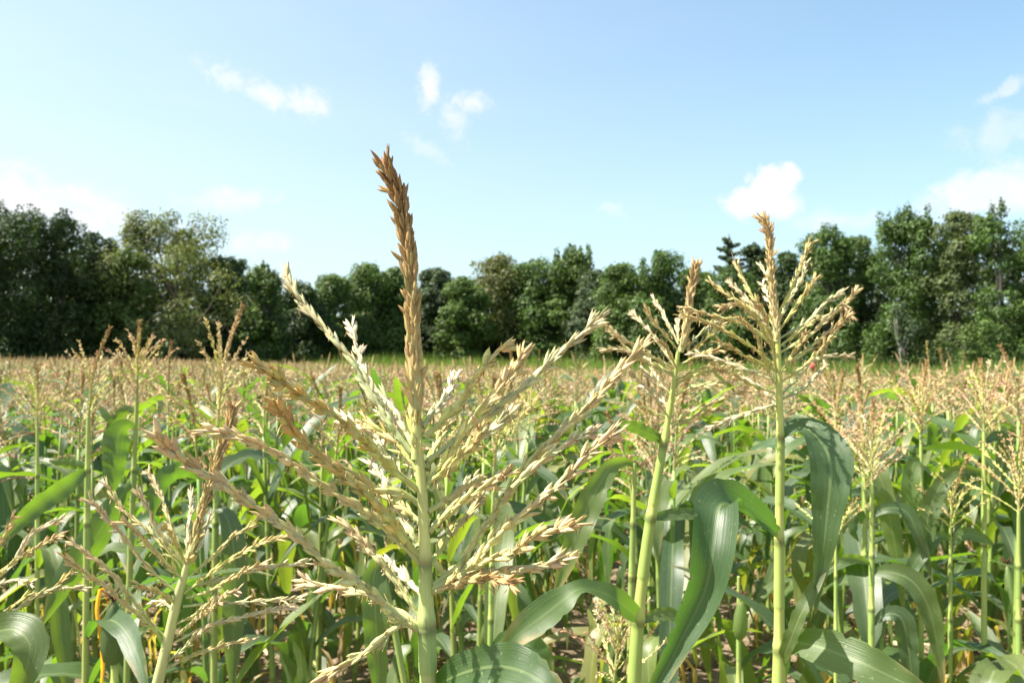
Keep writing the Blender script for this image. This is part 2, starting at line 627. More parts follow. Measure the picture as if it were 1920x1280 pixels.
def tube(C, rad, sides=8, col=(1, 1, 1), cap=True):
    C = np.asarray(C, float)
    n = len(C)
    rad = np.broadcast_to(np.asarray(rad, float), (n,))
    T, A, B = frames(C)
    th = np.arange(sides) / sides * 2 * np.pi
    V = C[:, None, :] + rad[:, None, None] * (np.cos(th)[None, :, None] * A[:, None, :] + np.sin(th)[None, :, None] * B[:, None, :])
    i = np.arange(n - 1)[:, None]
    j = np.arange(sides)[None, :]
    j2 = (j + 1) % sides
    Q = np.stack([i * sides + j, i * sides + j2, (i + 1) * sides + j2, (i + 1) * sides + j], -1).reshape(-1, 4)
    s = np.concatenate([[0], np.cumsum(np.linalg.norm(np.diff(C, axis=0), axis=1))])
    U = np.zeros((n, sides, 3))
    U[..., 0] = np.abs(th / np.pi - 1)[None, :]
    U[..., 1] = s[:, None] / max(s[-1], 1e-9)
    col = np.asarray(col, float)
    if col.ndim == 2:
        col = np.repeat(col[:, None, :], sides, 1).reshape(-1, 3)
    V = V.reshape(-1, 3)
    U = U.reshape(-1, 3)
    Tt = None
    if cap:
        V = np.concatenate([V, [C[-1]]])
        U = np.concatenate([U, [[0, 1, 0]]])
        if col.ndim == 2:
            col = np.concatenate([col, col[-1:]])
        k = len(V) - 1
        Tt = np.array([[(n - 1) * sides + a, (n - 1) * sides + (a + 1) % sides, k] for a in range(sides)])
    return V, Q, Tt, col, U


def blade(C, N, W, ncross=5, fold=0.25, wave=0.0, wfreq=5.0, rng=None, col=(1, 1, 1), cup=0.0):
    """leaf blade along C with upper-side normals N and half widths W"""
    C = np.asarray(C, float)
    n = len(C)
    T = unit(np.gradient(C, axis=0))
    S = unit(np.cross(T, N))
    Nn = np.cross(S, T)
    W = np.asarray(W, float)
    s = np.linspace(0, 1, n)
    u = np.linspace(-1, 1, ncross)
    fold = np.broadcast_to(np.asarray(fold, float), (n,))
    ph = rng.uniform(0, 6.28, 4) if rng is not None else np.zeros(4)
    V = np.zeros((n, ncross, 3))
    for j, x in enumerate(u):
        ax = abs(x)
        f = fold * (1.0 if cup == 0 else 1.0 + cup * ax)
        p = 0 if x < 0 else 1
        wv = wave * ax ** 1.5 * np.sin(wfreq * 6.283 * s + ph[p] + 1.7 * np.sin(3.1 * s + ph[2 + p])) * np.sin(np.pi * np.clip(s * 1.05, 0, 1))
        V[:, j] = C + S * (x * W * np.cos(f))[:, None] + Nn * ((ax ** (1.0 + cup)) * W * np.sin(f) + W * wv)[:, None]
    if rng is not None and n > 8 and ncross > 3:
        for _ in range(max(2, n // 7)):
            r_ = rng.randint(3, n - 2)
            c_ = (0, ncross - 1)[rng.randint(2)]
            V[r_, c_] += (C[r_] - V[r_, c_]) * rng.uniform(0.06, 0.24)
    i = np.arange(n - 1)[:, None]
    j = np.arange(ncross - 1)[None, :]
    Q = np.stack([i * ncross + j, i * ncross + j + 1, (i + 1) * ncross + j + 1, (i + 1) * ncross + j], -1).reshape(-1, 4)
    U = np.zeros((n, ncross, 3))
    U[..., 0] = u[None, :]
    U[..., 1] = s[:, None]
    return V.reshape(-1, 3), Q, None, col, U.reshape(-1, 3)


def pod(sides, ts, prof, flat=0.75, gap=0.0):
    g = Geo()
    n = len(ts)
    th = np.arange(sides) / sides * 2 * np.pi
    V = np.zeros((n, sides, 3))
    V[..., 0] = np.array(prof)[:, None] * np.cos(th)[None]
    V[..., 1] = np.array(prof)[:, None] * np.sin(th)[None] * flat
    V[..., 2] = np.array(ts)[:, None]
    V[..., 0] += gap * np.array(ts)[:, None] ** 1.5
    i = np.arange(n - 1)[:, None]
    j = np.arange(sides)[None, :]
    j2 = (j + 1) % sides
    Q = np.stack([i * sides + j, i * sides + j2, (i + 1) * sides + j2, (i + 1) * sides + j], -1).reshape(-1, 4)
    U = np.zeros((n, sides, 3))
    U[..., 0] = (th / np.pi - 1)[None]
    U[..., 1] = np.array(ts)[:, None]
    g.add(V.reshape(-1, 3), Q, None, (1, 1, 1), U.reshape(-1, 3))
    return g


# pods: unit length along +Z, half width 1 -> scaled by the matrix
POD_HI = pod(6, [0, .16, .45, .74, 1.0], [.35, .8, 1.0, .68, .05]).arrays()
_g = pod(4, [0, .3, .7, 1.0], [.4, .75, .55, .03], 0.6, 0.85)
_h = pod(4, [0, .3, .72, 1.0], [.4, .8, .5, .03], 0.6, -0.75)
_g.add_geo(_h.arrays())
POD_OPEN = _g.arrays()
POD_MID = pod(4, [0, .35, .72, 1.0], [.4, 1.0, .7, .05]).arrays()
POD_LOW = pod(3, [0, .4, 1.0], [.4, 1.0, .05], 1.0).arrays()


def pod_mats(C, rng, spacing, length, width, a0=0.2, a1=0.35, r0=0.0012, pairs=2, start=0.06, turn=2.4, jit=0.35):
    """places for spikelets along a rachis -> (k,4,4) matrices and position 0..1"""
    s = np.concatenate([[0], np.cumsum(np.linalg.norm(np.diff(C, axis=0), axis=1))])
    L = s[-1]
    pos = np.arange(start * L, L, spacing)
    pos = np.sort(np.clip(pos + rng.normal(0, 0.35 * spacing, len(pos)), 0, L))
    T, A, B = frames(C)
    Ms, fr = [], []
    for i, q in enumerate(pos):
        f = q / L
        c = np.array([np.interp(q, s, C[:, k]) for k in range(3)])
        k = min(int(np.searchsorted(s, q)), len(C) - 1)
        t, a, b = T[k], A[k], B[k]
        for m in range(pairs):
            ph = i * turn + m * (2 * math.pi / pairs) + rng.normal(0, jit)
            rad = math.cos(ph) * a + math.sin(ph) * b
            ang = a0 + (a1 - a0) * f + 0.22 * f ** 6 + rng.normal(0, 0.08) + (rng.uniform(0.15, 0.5) if rng.uniform() < 0.12 else 0)
            z = unit(t * math.cos(ang) + rad * math.sin(ang))
            x = unit(np.cross(np.cross(z, rad), z) + 0.25 * rng.normal(0, 1, 3))
            x = unit(x - z * np.dot(x, z))
            y = np.cross(z, x)
            ln = length * rng.uniform(0.7, 1.2)
            w = width * rng.uniform(0.65, 1.25)
            M = np.eye(4)
            M[:3, 0] = x * w
            M[:3, 1] = y * w
            M[:3, 2] = z * ln
            M[:3, 3] = c + rad * r0
            Ms.append(M)
            fr.append(f)
    return np.array(Ms).reshape(-1, 4, 4), np.array(fr)


PAL = {   # colour at the base and at the tip of a tassel branch (albedo)
    'cream': ((0.66, 0.65, 0.36), (0.74, 0.65, 0.43)),
    'yellow': ((0.57, 0.61, 0.20), (0.66, 0.54, 0.25)),
    'olive': ((0.60, 0.61, 0.19), (0.58, 0.42, 0.16)),
    'tan': ((0.60, 0.64, 0.24), (0.66, 0.51, 0.27)),
    'pink': ((0.61, 0.64, 0.27), (0.66, 0.53, 0.31)),
    'green': ((0.48, 0.55, 0.27), (0.64, 0.57, 0.33)),
    'brown': ((0.54, 0.47, 0.20), (0.50, 0.33, 0.15)),
    'spike': ((0.58, 0.48, 0.21), (0.34, 0.20, 0.08)),
    'straw': ((0.64, 0.56, 0.28), (0.58, 0.42, 0.20)),
    'field': ((0.65, 0.53, 0.31), (0.61, 0.43, 0.26)),
    'rose': ((0.62, 0.47, 0.30), (0.57, 0.37, 0.23)),
    'rust': ((0.50, 0.37, 0.18), (0.44, 0.26, 0.13)),
}


def pal_cols(pal, fr, rng, var=0.10):
    a, b = np.array(PAL[pal][0]), np.array(PAL[pal][1])
    f = np.clip(fr + rng.normal(0, 0.14, len(fr)), 0, 1)[:, None]
    c = a * (1 - f) + b * f
    return np.clip(c * rng.normal(1.0, var, (len(fr), 1)) * rng.normal(1.0, 0.035, (len(fr), 3)), 0.02, 0.95)


# ------------------------------------------------------------------ ground
def build_ground():
    rng = np.random.RandomState(5)
    xs = np.concatenate([-np.geomspace(900, 5.2, 40), np.linspace(-5, 5, 150), np.geomspace(5.2, 900, 40)])
    ys = np.concatenate([-np.geomspace(600, 1.2, 18), np.linspace(-1, 1.4, 12), np.linspace(1.5, 10, 150), np.geomspace(10.2, 1500, 70)])
    X, Y = np.meshgrid(xs, ys)
    near = np.exp(-np.maximum(np.hypot(X, Y) - 8, 0) / 6.0)
    Zr = rng.normal(0, 0.011, X.shape) * near
    rowdir = R(10)
    q = X * math.cos(rowdir) - Y * math.sin(rowdir)
    Zr += 0.025 * np.cos(q / 0.75 * 2 * np.pi) * near
    V = np.stack([X, Y, Zr], -1).reshape(-1, 3)
    ny, nx = X.shape
    i = np.arange(ny - 1)[:, None]
    j = np.arange(nx - 1)[None, :]
    Q = np.stack([i * nx + j, i * nx + j + 1, (i + 1) * nx + j + 1, (i + 1) * nx + j], -1).reshape(-1, 4)
    edge = field_edge(X, Y)
    msk = np.clip((Y - edge + 1.5) / 3.0, 0, 1).reshape(-1)
    col = np.repeat(msk[:, None], 3, 1)
    g = Geo().add(V, Q, None, col)
    o = put('ground', g.mesh('ground', M_SOIL))
    o['kind'] = 'structure'


def field_edge(X, Y):
    """distance ahead at which the corn ends, by bearing"""
    b = (np.asarray(X) / np.maximum(np.asarray(Y), 0.5)) * FPX + 960
    return np.interp(b, [-400, 0, 400, 700, 1000, 1300, 1500, 1900, 2300], [58, 56, 52, 42, 36, 28, 20, 14.5, 13])


build_ground()

# ------------------------------------------------------------------ trees
# px of the axis, py of the top, width in px, distance, kind, colour, label
G1, G2, G3, G4, G5, G6 = (0.040, 0.070, 0.018), (0.088, 0.138, 0.032), (0.150, 0.170, 0.058), (0.074, 0.124, 0.030), (0.118, 0.128, 0.042), (0.066, 0.096, 0.044)  # G1 is foliage darkened in its colour, for trees seen in shade
TREES = [
    (-95, 392, 210, 50, 'round', G1, 'dark leafy tree cut by the left edge of the picture'),
    (22, 366, 175, 52, 'spiky', G1, 'tall dark tree with spiky top shoots at the far left'),
    (108, 386, 140, 54, 'spiky', G1, 'dark tree with upright twigs, second from the far left'),
    (175, 436, 120, 57, 'round', G1, 'lower dark tree filling the gap left of the airy tree'),
    (330, 374, 235, 58, 'airy', G3, 'tall airy pale green tree with visible limbs, rising above the dark left wood'),
    (238, 470, 100, 56, 'round', G2, 'smaller leafy tree tucked against the left side of the airy tree'),
    (425, 478, 100, 60, 'round', G1, 'dark rounded tree against the right side of the airy tree'),
    (492, 492, 95, 66, 'spiky', G2, 'mid green tree with a ragged top, stepping down right of the airy tree'),
    (560, 528, 110, 74, 'round', G1, 'low dark tree at the dip in the left treeline'),
    (625, 512, 100, 78, 'round', G2, 'leafy tree just right of the dip in the treeline'),
    (690, 492, 120, 82, 'spiky', G2, 'bright topped tree left of the tall foreground tassel spike'),
    (742, 500, 90, 84, 'round', G4, 'tree standing right behind the tall foreground tassel spike'),
    (815, 500, 80, 100, 'round', G6, 'bluish green tree just right of the tall foreground spike'),
    (868, 520, 110, 94, 'round', G2, 'broad green tree below the wide oak at the middle of the wood'),
    (935, 474, 150, 100, 'round', G5, 'wide olive oak like tree with domed top at the middle of the wood'),
    (1010, 482, 130, 98, 'round', G4, 'full green tree between the domed tree and the spired tree'),
    (1075, 456, 100, 96, 'spires', G2, 'tree with two narrow leafy spires right of the middle'),
    (1120, 505, 100, 92, 'round', G6, 'hazy dark tree right of the twin spires'),
    (1165, 492, 110, 84, 'round', G2, 'bright green tree leaning toward the picture middle with foliage to the ground'),
    (1235, 466, 130, 82, 'spiky', G4, 'big leafy tree between the middle wood and the second tall tassel'),
    (1305, 500, 100, 84, 'round', G2, 'tree behind the brown spike of the second tall tassel'),
    (1368, 442, 70, 92, 'pine', G6, 'dark feathery pine poking above the wood left of the tall right tassel'),
    (1415, 458, 75, 90, 'round', G1, 'small dark round topped tree beside the pine'),
    (1372, 500, 130, 80, 'round', G4, 'broad tree in front of the pine'),
    (1475, 472, 110, 78, 'round', G1, 'shaded tree right behind the tall right tassel'),
    (1555, 414, 130, 72, 'spiky', G4, 'large leafy tree with a stepped top right of the tall right tassel'),
    (1612, 440, 100, 74, 'round', G2, 'tree filling the notch between two tall trees at right'),
    (1700, 382, 140, 68, 'spires', G4, 'tall tree with several pointed tops in the right wood'),
    (1792, 394, 130, 66, 'round', (0.098, 0.130, 0.046), 'pale grey green tree with soft rounded crown near the right end'),
    (1880, 374, 150, 62, 'open', G4, 'tall tree with sky showing through its crown at right edge'),
    (1985, 372, 170, 60, 'spiky', G4, 'tall dark tree cut by the right edge of the picture'),
    (1690, 565, 75, 58, 'sapling', G6, 'slender young tree with thin pale trunk before the right wood'),
    (1636, 612, 42, 57, 'column', G2, 'narrow vine covered column of leaves left of the pale sapling'),
    (1808, 612, 46, 55, 'column', G2, 'left one of two bright vine columns near the right edge'),
    (1848, 598, 50, 55, 'column', G2, 'right one of two bright vine columns near the right edge'),
]


def leaf_cards(rng, pts, nrm, size, col, droop=0.25):
    k = len(pts)
    d = unit(nrm + np.array((0, 0, 0.35)) + rng.normal(0, 0.5, (k, 3)))
    t = unit(np.cross(d, rng.normal(0, 1, (k, 3))) + np.array((0, 0, -droop)))
    s = np.cross(d, t)
    sz = size * rng.uniform(0.55, 1.35, (k, 1))
    wd = sz * rng.uniform(0.42, 0.62, (k, 1))
    a = pts - t * sz * 0.42 + s * wd * 0.55
    b = pts - t * sz * 0.30 - s * wd * 0.55
    c = pts + t * sz * 0.58 + d * sz * 0.1
    V = np.stack([a, b, c], 1).reshape(-1, 3)
    T = (np.arange(k) * 3)[:, None] + np.arange(3)[None]
    C = np.repeat(col[:, None, :], 3, 1).reshape(-1, 3)
    return V, None, T, C


def lobes_to_cards(rng, lobes, n, size, base, shell=0.55):
    """lobes: (x,y,z,rx,rz)"""
    lob = np.array(lobes, float)
    area = lob[:, 3] * (lob[:, 3] + lob[:, 4])
    cnt = np.maximum((n * area / area.sum()).astype(int), 12)
    Ps, Ns, Cs = [], [], []
    for (x, y, z, rx, rz), c in zip(lob, cnt):
        dirs = unit(rng.normal(0, 1, (c, 3)) + np.array((0, 0, 0.25)))
        rr = shell + (1 - shell) * rng.uniform(0, 1, (c, 1)) ** 0.6
        rr = rr + (rng.uniform(0, 1, (c, 1)) < 0.08) * rng.uniform(0.05, 0.35, (c, 1))
        # bumpy outline
        bump = 1 + 0.22 * np.sin(dirs[:, :1] * 5 + x) * np.sin(dirs[:, 1:2] * 6 + y) + 0.16 * np.sin(dirs[:, 2:3] * 7 + z)
        p = dirs * rr * bump * np.array((rx, rx, rz)) + np.array((x, y, z))
        Ps.append(p)
        Ns.append(dirs)
        tone = rng.normal(1.0, 0.10)
        Cs.append(np.clip(np.array(base) * tone * rng.normal(1.0, 0.16, (c, 1)) * rng.normal(1, 0.05, (c, 3)), 0.01, 0.3))
    return leaf_cards(rng, np.concatenate(Ps), np.concatenate(Ns), size, np.concatenate(Cs))


def build_tree(idx, px, py, wpx, d, kind, base, label):
    rng = np.random.RandomState(100 + idx)
    pos = P(px, 665, d)
    x0, y0 = pos[0], pos[1]
    H = CAM_H + (665 - py) / FPX * d
    Rw = wpx / FPX * d * 0.5
    t = thing({'pine': 'pine_tree', 'sapling': 'sapling_tree', 'column': 'vine_column'}.get(kind, 'broadleaf_tree'), label,
              'vine' if kind == 'column' else 'tree', (x0, y0, 0), 'trees at the edge of the wood')
    lob = []
    zlo = float(np.interp(px, [500, 650, 1000, 1150], [0.10, 0.10, 0.08, 0.04]))
    size = 0.0038 * d
    n = 19000
    Rw *= 1.15
    if kind == 'round':
        for k in range(46):
            z = rng.uniform(zlo, 0.9)
            w = math.sin(math.pi * min(1, 0.30 + z * 0.62)) ** 0.6
            a = rng.uniform(0, 6.283)
            q = Rw * w * rng.uniform(0.2, 0.85)
            r = Rw * rng.uniform(0.24, 0.42)
            lob.append((q * math.cos(a), q * math.sin(a), max(z * H - 0.4 * r, 0.5), r, r * 0.85))
        for k in range(9):
            a = rng.uniform(0, 6.283)
            q = Rw * rng.uniform(0.05, 0.6)
            r = Rw * rng.uniform(0.16, 0.28)
            lob.append((q * math.cos(a), q * math.sin(a), H - r * 0.8 - q * 0.4, r, r))
    elif kind in ('spiky', 'spires', 'open'):
        nl = 52 if kind != 'open' else 46
        for k in range(nl):
            z = rng.uniform(zlo, 0.88)
            w = (1 - 0.55 * z ** 2.2)
            a = rng.uniform(0, 6.283)
            q = Rw * w * rng.uniform(0.2, 0.85)
            r = Rw * rng.uniform(0.22, 0.38) * (0.75 if kind == 'open' else 1)
            lob.append((q * math.cos(a), q * math.sin(a), z * H, r, r * 0.9))
        if kind == 'spires':
            for f in (-0.55, -0.05, 0.5):
                for m in range(4):
                    r = Rw * (0.26 - 0.045 * m)
                    lob.append((f * Rw, rng.normal(0, 0.2), H * (0.80 + 0.055 * m) - (0.5 if f < 0 else 0), r * 0.7, r * 1.25))
        for k in range(12):
            a = rng.uniform(0, 6.283)
            q = Rw * rng.uniform(0.0, 0.62)
            r = Rw * rng.uniform(0.07, 0.13)
            for m in range(2):
                lob.append((q * math.cos(a), q * math.sin(a), H * (1 - 0.22 * (q / Rw) ** 1.3) - r * (1.1 + 1.7 * m), r * (0.7 + 0.6 * m), r * 1.7))
        if kind == 'open':
            n = 12000
    elif kind == 'airy':
        for k in range(52):
            z = rng.uniform(0.2, 0.95)
            w = 0.35 + 0.75 * math.sin(math.pi * min(1, z * 0.95))
            a = rng.uniform(0, 6.283)
            q = Rw * w * rng.uniform(0.15, 0.9)
            r = Rw * rng.uniform(0.15, 0.27)
            lob.append((q * math.cos(a), q * math.sin(a), z * H - r, r, r * 1.05))
        for k in range(24):
            f = rng.uniform(-0.6, 0.65)
            r = Rw * rng.uniform(0.13, 0.22)
            lob.append((f * Rw, rng.normal(0, 0.5), H * (0.985 - 0.22 * f * f - rng.uniform(0, .14)) - r, r, r * 1.1))
        n, size = 19000, 0.22
    elif kind == 'pine':
        for k in range(64):
            z = 0.25 + 0.72 * (k + rng.uniform(0, 1)) / 64
            w = min((1.03 - z) * 3.4 + 0.08, 1) * rng.uniform(0.6, 1.15)
            a = rng.uniform(0, 6.283)
            for m in (0.2, 0.4, 0.6, 0.8, 1.0):
                q = Rw * w * m
                lob.append((q * math.cos(a), q * math.sin(a), z * H + m * 0.3 - 0.15, 0.34 - 0.1 * m, 0.16))
        lob.append((0, 0, H - 0.3, 0.12, 0.4))
        n, size = 11000, 0.30
    elif kind == 'sapling':
        for k in range(16):
            z = rng.uniform(0.3, 0.95)
            a = rng.uniform(0, 6.283)
            q = Rw * rng.uniform(0.1, 0.8) * (1.1 - z * 0.7)
            r = Rw * rng.uniform(0.18, 0.32)
            lob.append((q * math.cos(a), q * math.sin(a), z * H, r, r * 1.2))
        n, size = 1500, 0.22
    elif kind == 'column':
        for k in range(16):
            z = k / 15
            r = Rw * rng.uniform(0.45, 0.8) * (1 - 0.45 * z)
            lob.append((rng.normal(0, Rw * 0.3), rng.normal(0, Rw * 0.3), z * (H - r), r, r * 1.1))
        n, size = 2600, 0.20
    V, _, T, C = lobes_to_cards(rng, lob, n, size, base)
    g = Geo().add(V, None, T, C)
    put('crown', g.mesh('crown', M_CROWN, False), t)
    # trunk with limbs
    g = Geo()
    bark = (0.30, 0.28, 0.25) if kind == 'sapling' else ((0.17, 0.14, 0.10) if kind == 'airy' else (0.05, 0.042, 0.034))
    rt = {'sapling': 0.06, 'column': 0.07, 'pine': 0.2, 'airy': 0.24}.get(kind, 0.22)
    top = H * (0.93 if kind in ('pine', 'sapling') else 0.8)
    C = catmull([(0, 0, -0.1), (rng.normal(0, .12), rng.normal(0, .12), top * .35), (rng.normal(0, .3), rng.normal(0, .3), top * .7), (rng.normal(0, .2), 0, top)], 12)
    g.add(*tube(C, np.linspace(rt, rt * 0.15, 12), 7, bark))
    order = rng.permutation(len(lob))
    for k in order[:(16 if kind == 'airy' else 9)]:
        x, y, z, rx, rz = lob[k]
        zb = min(z * rng.uniform(0.35, 0.7), top * 0.75)
        s = C[np.argmin(abs(C[:, 2] - zb))]
        mid = (s + np.array((x, y, z))) / 2 + np.array((x * 0.12, y * 0.12, -0.04 * z))
        cc = catmull([s, mid, (x, y, z)], 7)
        g.add(*tube(cc, np.linspace(rt * (0.42 if kind == 'airy' else 0.34), 0.015, 7), 5, bark))
    put('trunk', g.mesh('trunk', M_BARK), t)


for i, a in enumerate(TREES):
    build_tree(i, *a)


def build_wood():
    """the mass of trees behind the front row, and the undergrowth at its foot"""
    rng = np.random.RandomState(77)
    g = Geo()
    line = np.array([(a[0], a[1], a[3]) for a in TREES if a[4] not in ('sapling', 'column', 'pine')])
    line = line[np.argsort(line[:, 0])]
    for row, (back, step) in enumerate(((8, 38), (15, 44), (22, 50))):
        for px in np.arange(-420, 2350, step):
            top = np.interp(px, line[:, 0], line[:, 1]) + rng.uniform(25, 60)
            d = np.interp(px, line[:, 0], line[:, 2]) + back + rng.uniform(-2, 3)
            p = P(px, 665, d)
            H = max(CAM_H + (665 - top) / FPX * d, 4.0)
            Rw = 36 / FPX * d
            lob = []
            for k in range(16):
                z = rng.uniform(0.0, 0.95)
                a = rng.uniform(0, 6.283)
                q = Rw * rng.uniform(0.1, 0.9)
                r = Rw * rng.uniform(0.3, 0.5)
                lob.append((p[0] + q * math.cos(a), p[1] + q * math.sin(a), z * H - r * 0.5 * z, r, r))
            V, _, T, C = lobes_to_cards(rng, lob + [(p[0] + rng.normal(0, Rw), p[1] + rng.normal(0, 1.0), rng.uniform(0.2, 3.6), 1.8, 1.3) for _ in range(9)], 2000, 0.66, (0.026, 0.042, 0.012))  # back wood far darker than the front crowns: deep shade put into leaf colour
            g.add(V, None, T, C)
    o = put('woodland', g.mesh('woodland', M_CROWN, False))
    o['kind'] = 'stuff'
    o['label'] = 'dense dark wood filling the gaps behind the front trees'
    g = Geo()
    for px in np.arange(-420, 2350, 26):
        if rng.uniform() > np.interp(px, [600, 800, 1100, 1500], [0.55, 0.6, 0.8, 1.0]):
            continue
        d = np.interp(px, line[:, 0], line[:, 2]) - rng.uniform(0.5, 4)
        p = P(px, 665, d)
        lob = []
        for k in range(6):
            r = rng.uniform(0.5, 1.0)
            lob.append((p[0] + rng.normal(0, 0.7), p[1] + rng.normal(0, 0.8), rng.uniform(0.2, 2.0), r, r * 0.9))
        V, _, T, C = lobes_to_cards(rng, lob, 520, 0.26, (0.040, 0.068, 0.018))  # leaf colour lowered to carry the shade under the trees
        g.add(V, None, T, C)
    o = put('undergrowth', g.mesh('undergrowth', M_CROWN, False))
    o['kind'] = 'stuff'
    o['label'] = 'low leafy undergrowth along the foot of the wood'


build_wood()


def build_grass():
    rng = np.random.RandomState(31)
    n = 90000
    b = rng.uniform(-500, 2450, n)
    e = field_edge((b - 960) / FPX, np.ones(n))
    far = np.interp(b, [-500, 300, 900, 1300, 1900, 2450], [56, 60, 96, 84, 62, 58])
    y = e + 0.3 + (far - e - 0.3) * rng.uniform(0, 1, n) ** 0.8
    x = (b - 960) / FPX * y
    h = rng.uniform(0.7, 1.35, n) * np.interp(b, [300, 900, 1500, 1900], [1, 1.05, 0.9, 0.8]) * (1 + 0.25 * np.sin(x * 0.31 + 1) * np.sin(x * 0.11)) * (1 + 0.35 * np.sin(x * 0.7) * np.sin(y * 0.4))
    a = rng.uniform(0, 6.283, n)
    w = rng.uniform(0.015, 0.04, n)
    lean = rng.normal(0, 0.16, (n, 2))
    p0 = np.stack([x - w * np.cos(a), y - w * np.sin(a), np.zeros(n)], 1)
    p1 = np.stack([x + w * np.cos(a), y + w * np.sin(a), np.zeros(n)], 1)
    p2 = np.stack([x + lean[:, 0], y + lean[:, 1], h], 1)
    V = np.stack([p0, p1, p2], 1).reshape(-1, 3)
    T = (np.arange(n) * 3)[:, None] + np.arange(3)[None]
    c = np.array((0.078, 0.132, 0.031)) * rng.normal(1, 0.25, (n, 1)) * rng.normal(1, 0.06, (n, 3))
    dry = rng.uniform(0, 1, n) < 0.2
    c[dry] = np.array((0.26, 0.22, 0.09))
    g = Geo().add(V, None, T, np.repeat(np.clip(c, 0.01, 0.5)[:, None, :], 3, 1).reshape(-1, 3))
    o = put('grass', g.mesh('grass', M_GRASS, False))
    o['kind'] = 'stuff'
    o['label'] = 'tall green grass between the corn field and the wood'


build_grass()


# ------------------------------------------------------------------ corn: shared parts for the field plants
LEAF_G = (0.105, 0.185, 0.040)
STALK_C = (0.31, 0.38, 0.10)


def arch_leaf(rng, L, W, n, nc, el0, el1, kinkpos=None, sway=0.0, fold=0.3, wave=0.24):
    """leaf that leaves the stalk along +X and arches over"""
    s = np.linspace(0, 1, n)
    if kinkpos is None:
        th = el0 + (el1 - el0) * s ** rng.uniform(0.8, 1.3)
    else:
        th = el0 + (el1 - el0) / (1 + np.exp(-(s - kinkpos) * 16))
    ds = L / (n - 1)
    yaw = sway * s ** 1.5
    dx = np.cos(th) * np.cos(yaw)
    dy = np.cos(th) * np.sin(yaw)
    dz = np.sin(th)
    C = np.stack([np.cumsum(dx), np.cumsum(dy), np.cumsum(dz)], 1) * ds
    C -= C[0]
    C[:, 0] += 0.006
    N = np.stack([-np.sin(th), np.zeros(n), np.cos(th)], 1)
    tw = rng.normal(0, 0.5) * s ** 1.3
    N = N * np.cos(tw)[:, None] + np.array((0, 1.0, 0))[None] * np.sin(tw)[:, None]
    Wd = W * np.interp(s, [0, .06, .2, .45, .7, .88, 1], [.30, .5, .85, 1.0, .78, .42, .02])
    return blade(C, N, Wd, nc, np.interp(s, [0, .1, .4, 1], [fold * 2.6, fold * 1.6, fold, fold * 0.6]), wave, rng.uniform(3, 6), rng)


def leaf_set(seed, count, n, nc, col=(1, 1, 1)):
    rng = np.random.RandomState(seed)
    out = []
    for k in range(count):
        L = rng.uniform(0.44, 0.68)
        W = rng.uniform(0.031, 0.046)
        el0 = R(rng.uniform(48, 74))
        kind = (0, 1, 1, 0, 1, 2)[k % 6]
        if kind == 0:
            v = arch_leaf(rng, L, W, n, nc, el0, R(rng.uniform(-80, -40)), None, rng.normal(0, .3))
        elif kind == 1:
            v = arch_leaf(rng, L, W, n, nc, R(rng.uniform(15, 58)), R(rng.uniform(-89, -72)), rng.uniform(0.2, 0.45), rng.normal(0, .3))
        else:
            v = arch_leaf(rng, L, W, n, nc, R(rng.uniform(62, 80)), R(rng.uniform(-20, 35)), None, rng.normal(0, .25))
        out.append(Geo().add(v[0], v[1], v[2], col, v[4]))
    return out


def dry_leaf_set(seed, count, n, nc):
    rng = np.random.RandomState(seed)
    out = []
    for k in range(count):
        v = arch_leaf(rng, rng.uniform(0.3, 0.5), rng.uniform(0.012, 0.022), n, nc, R(rng.uniform(-10, 30)), R(-88), rng.uniform(0.15, 0.3), rng.normal(0, .8), 0.6, 0.5)
        out.append(Geo().add(v[0], v[1], v[2], (1, 1, 1), v[4]))
    return out


def stalk_geo(rng, H, r0, r1, sides, rings_per=3, nodes=8):
    zs, rs, cs = [], [], []
    for k in range(nodes):
        z0, z1 = H * k / nodes, H * (k + 1) / nodes
        rr = r0 + (r1 - r0) * (k / nodes)
        if rings_per >= 3:
            zs += [z0, z0 + 0.012, z0 + 0.03]
            rs += [rr * 1.18, rr * 1.1, rr]
            g = np.array((1.0, 1.0, 1.0))
            cs += [g * 0.62, g * 1.12, g]
        else:
            zs += [z0]
            rs += [rr]
            cs += [np.ones(3)]
    zs.append(H)
    rs.append(r1)
    cs.append(np.ones(3))
    zs, rs, cs = np.array(zs), np.array(rs), np.array(cs)
    b = rng.normal(0, 0.012, 4)
    C = np.stack([b[0] * np.sin(zs * 2.2) + b[1] * zs * zs * 0.5, b[2] * np.sin(zs * 2.0) + b[3] * zs * zs * 0.5, zs], 1)
    cs = cs * np.array(STALK_C)
    g = Geo().add(*tube(C, rs, sides, cs))
    return g, C[-1]


def branch_curve(rng, L, el0, droop, n):
    s = np.linspace(0, 1, n)
    th = el0 - droop * s ** 1.4
    ds = L / (n - 1)
    yaw = rng.normal(0, .25) * s
    C = np.stack([np.cumsum(np.cos(th) * np.cos(yaw)), np.cumsum(np.cos(th) * np.sin(yaw)), np.cumsum(np.sin(th))], 1) * ds
    return C - C[0]


def branch_geo(rng, C, pal, spacing, length, width, podarr, sides=4, pairs=2, rach=0.0011, a0=0.18, a1=0.42, start=0.1):
    g = Geo()
    fr = np.linspace(0, 1, len(C))
    a, b = np.array(PAL[pal][0]), np.array(PAL[pal][1])
    col = a * (1 - fr[:, None]) + b * fr[:, None]
    g.add(*tube(C, np.linspace(rach * 1.5, rach * 0.5, len(C)), sides, col))
    Ms, f = pod_mats(C, rng, spacing, length, width, a0, a1, rach, pairs, start)
    g.add_many(podarr, Ms, pal_cols(pal, f, rng))
    return g


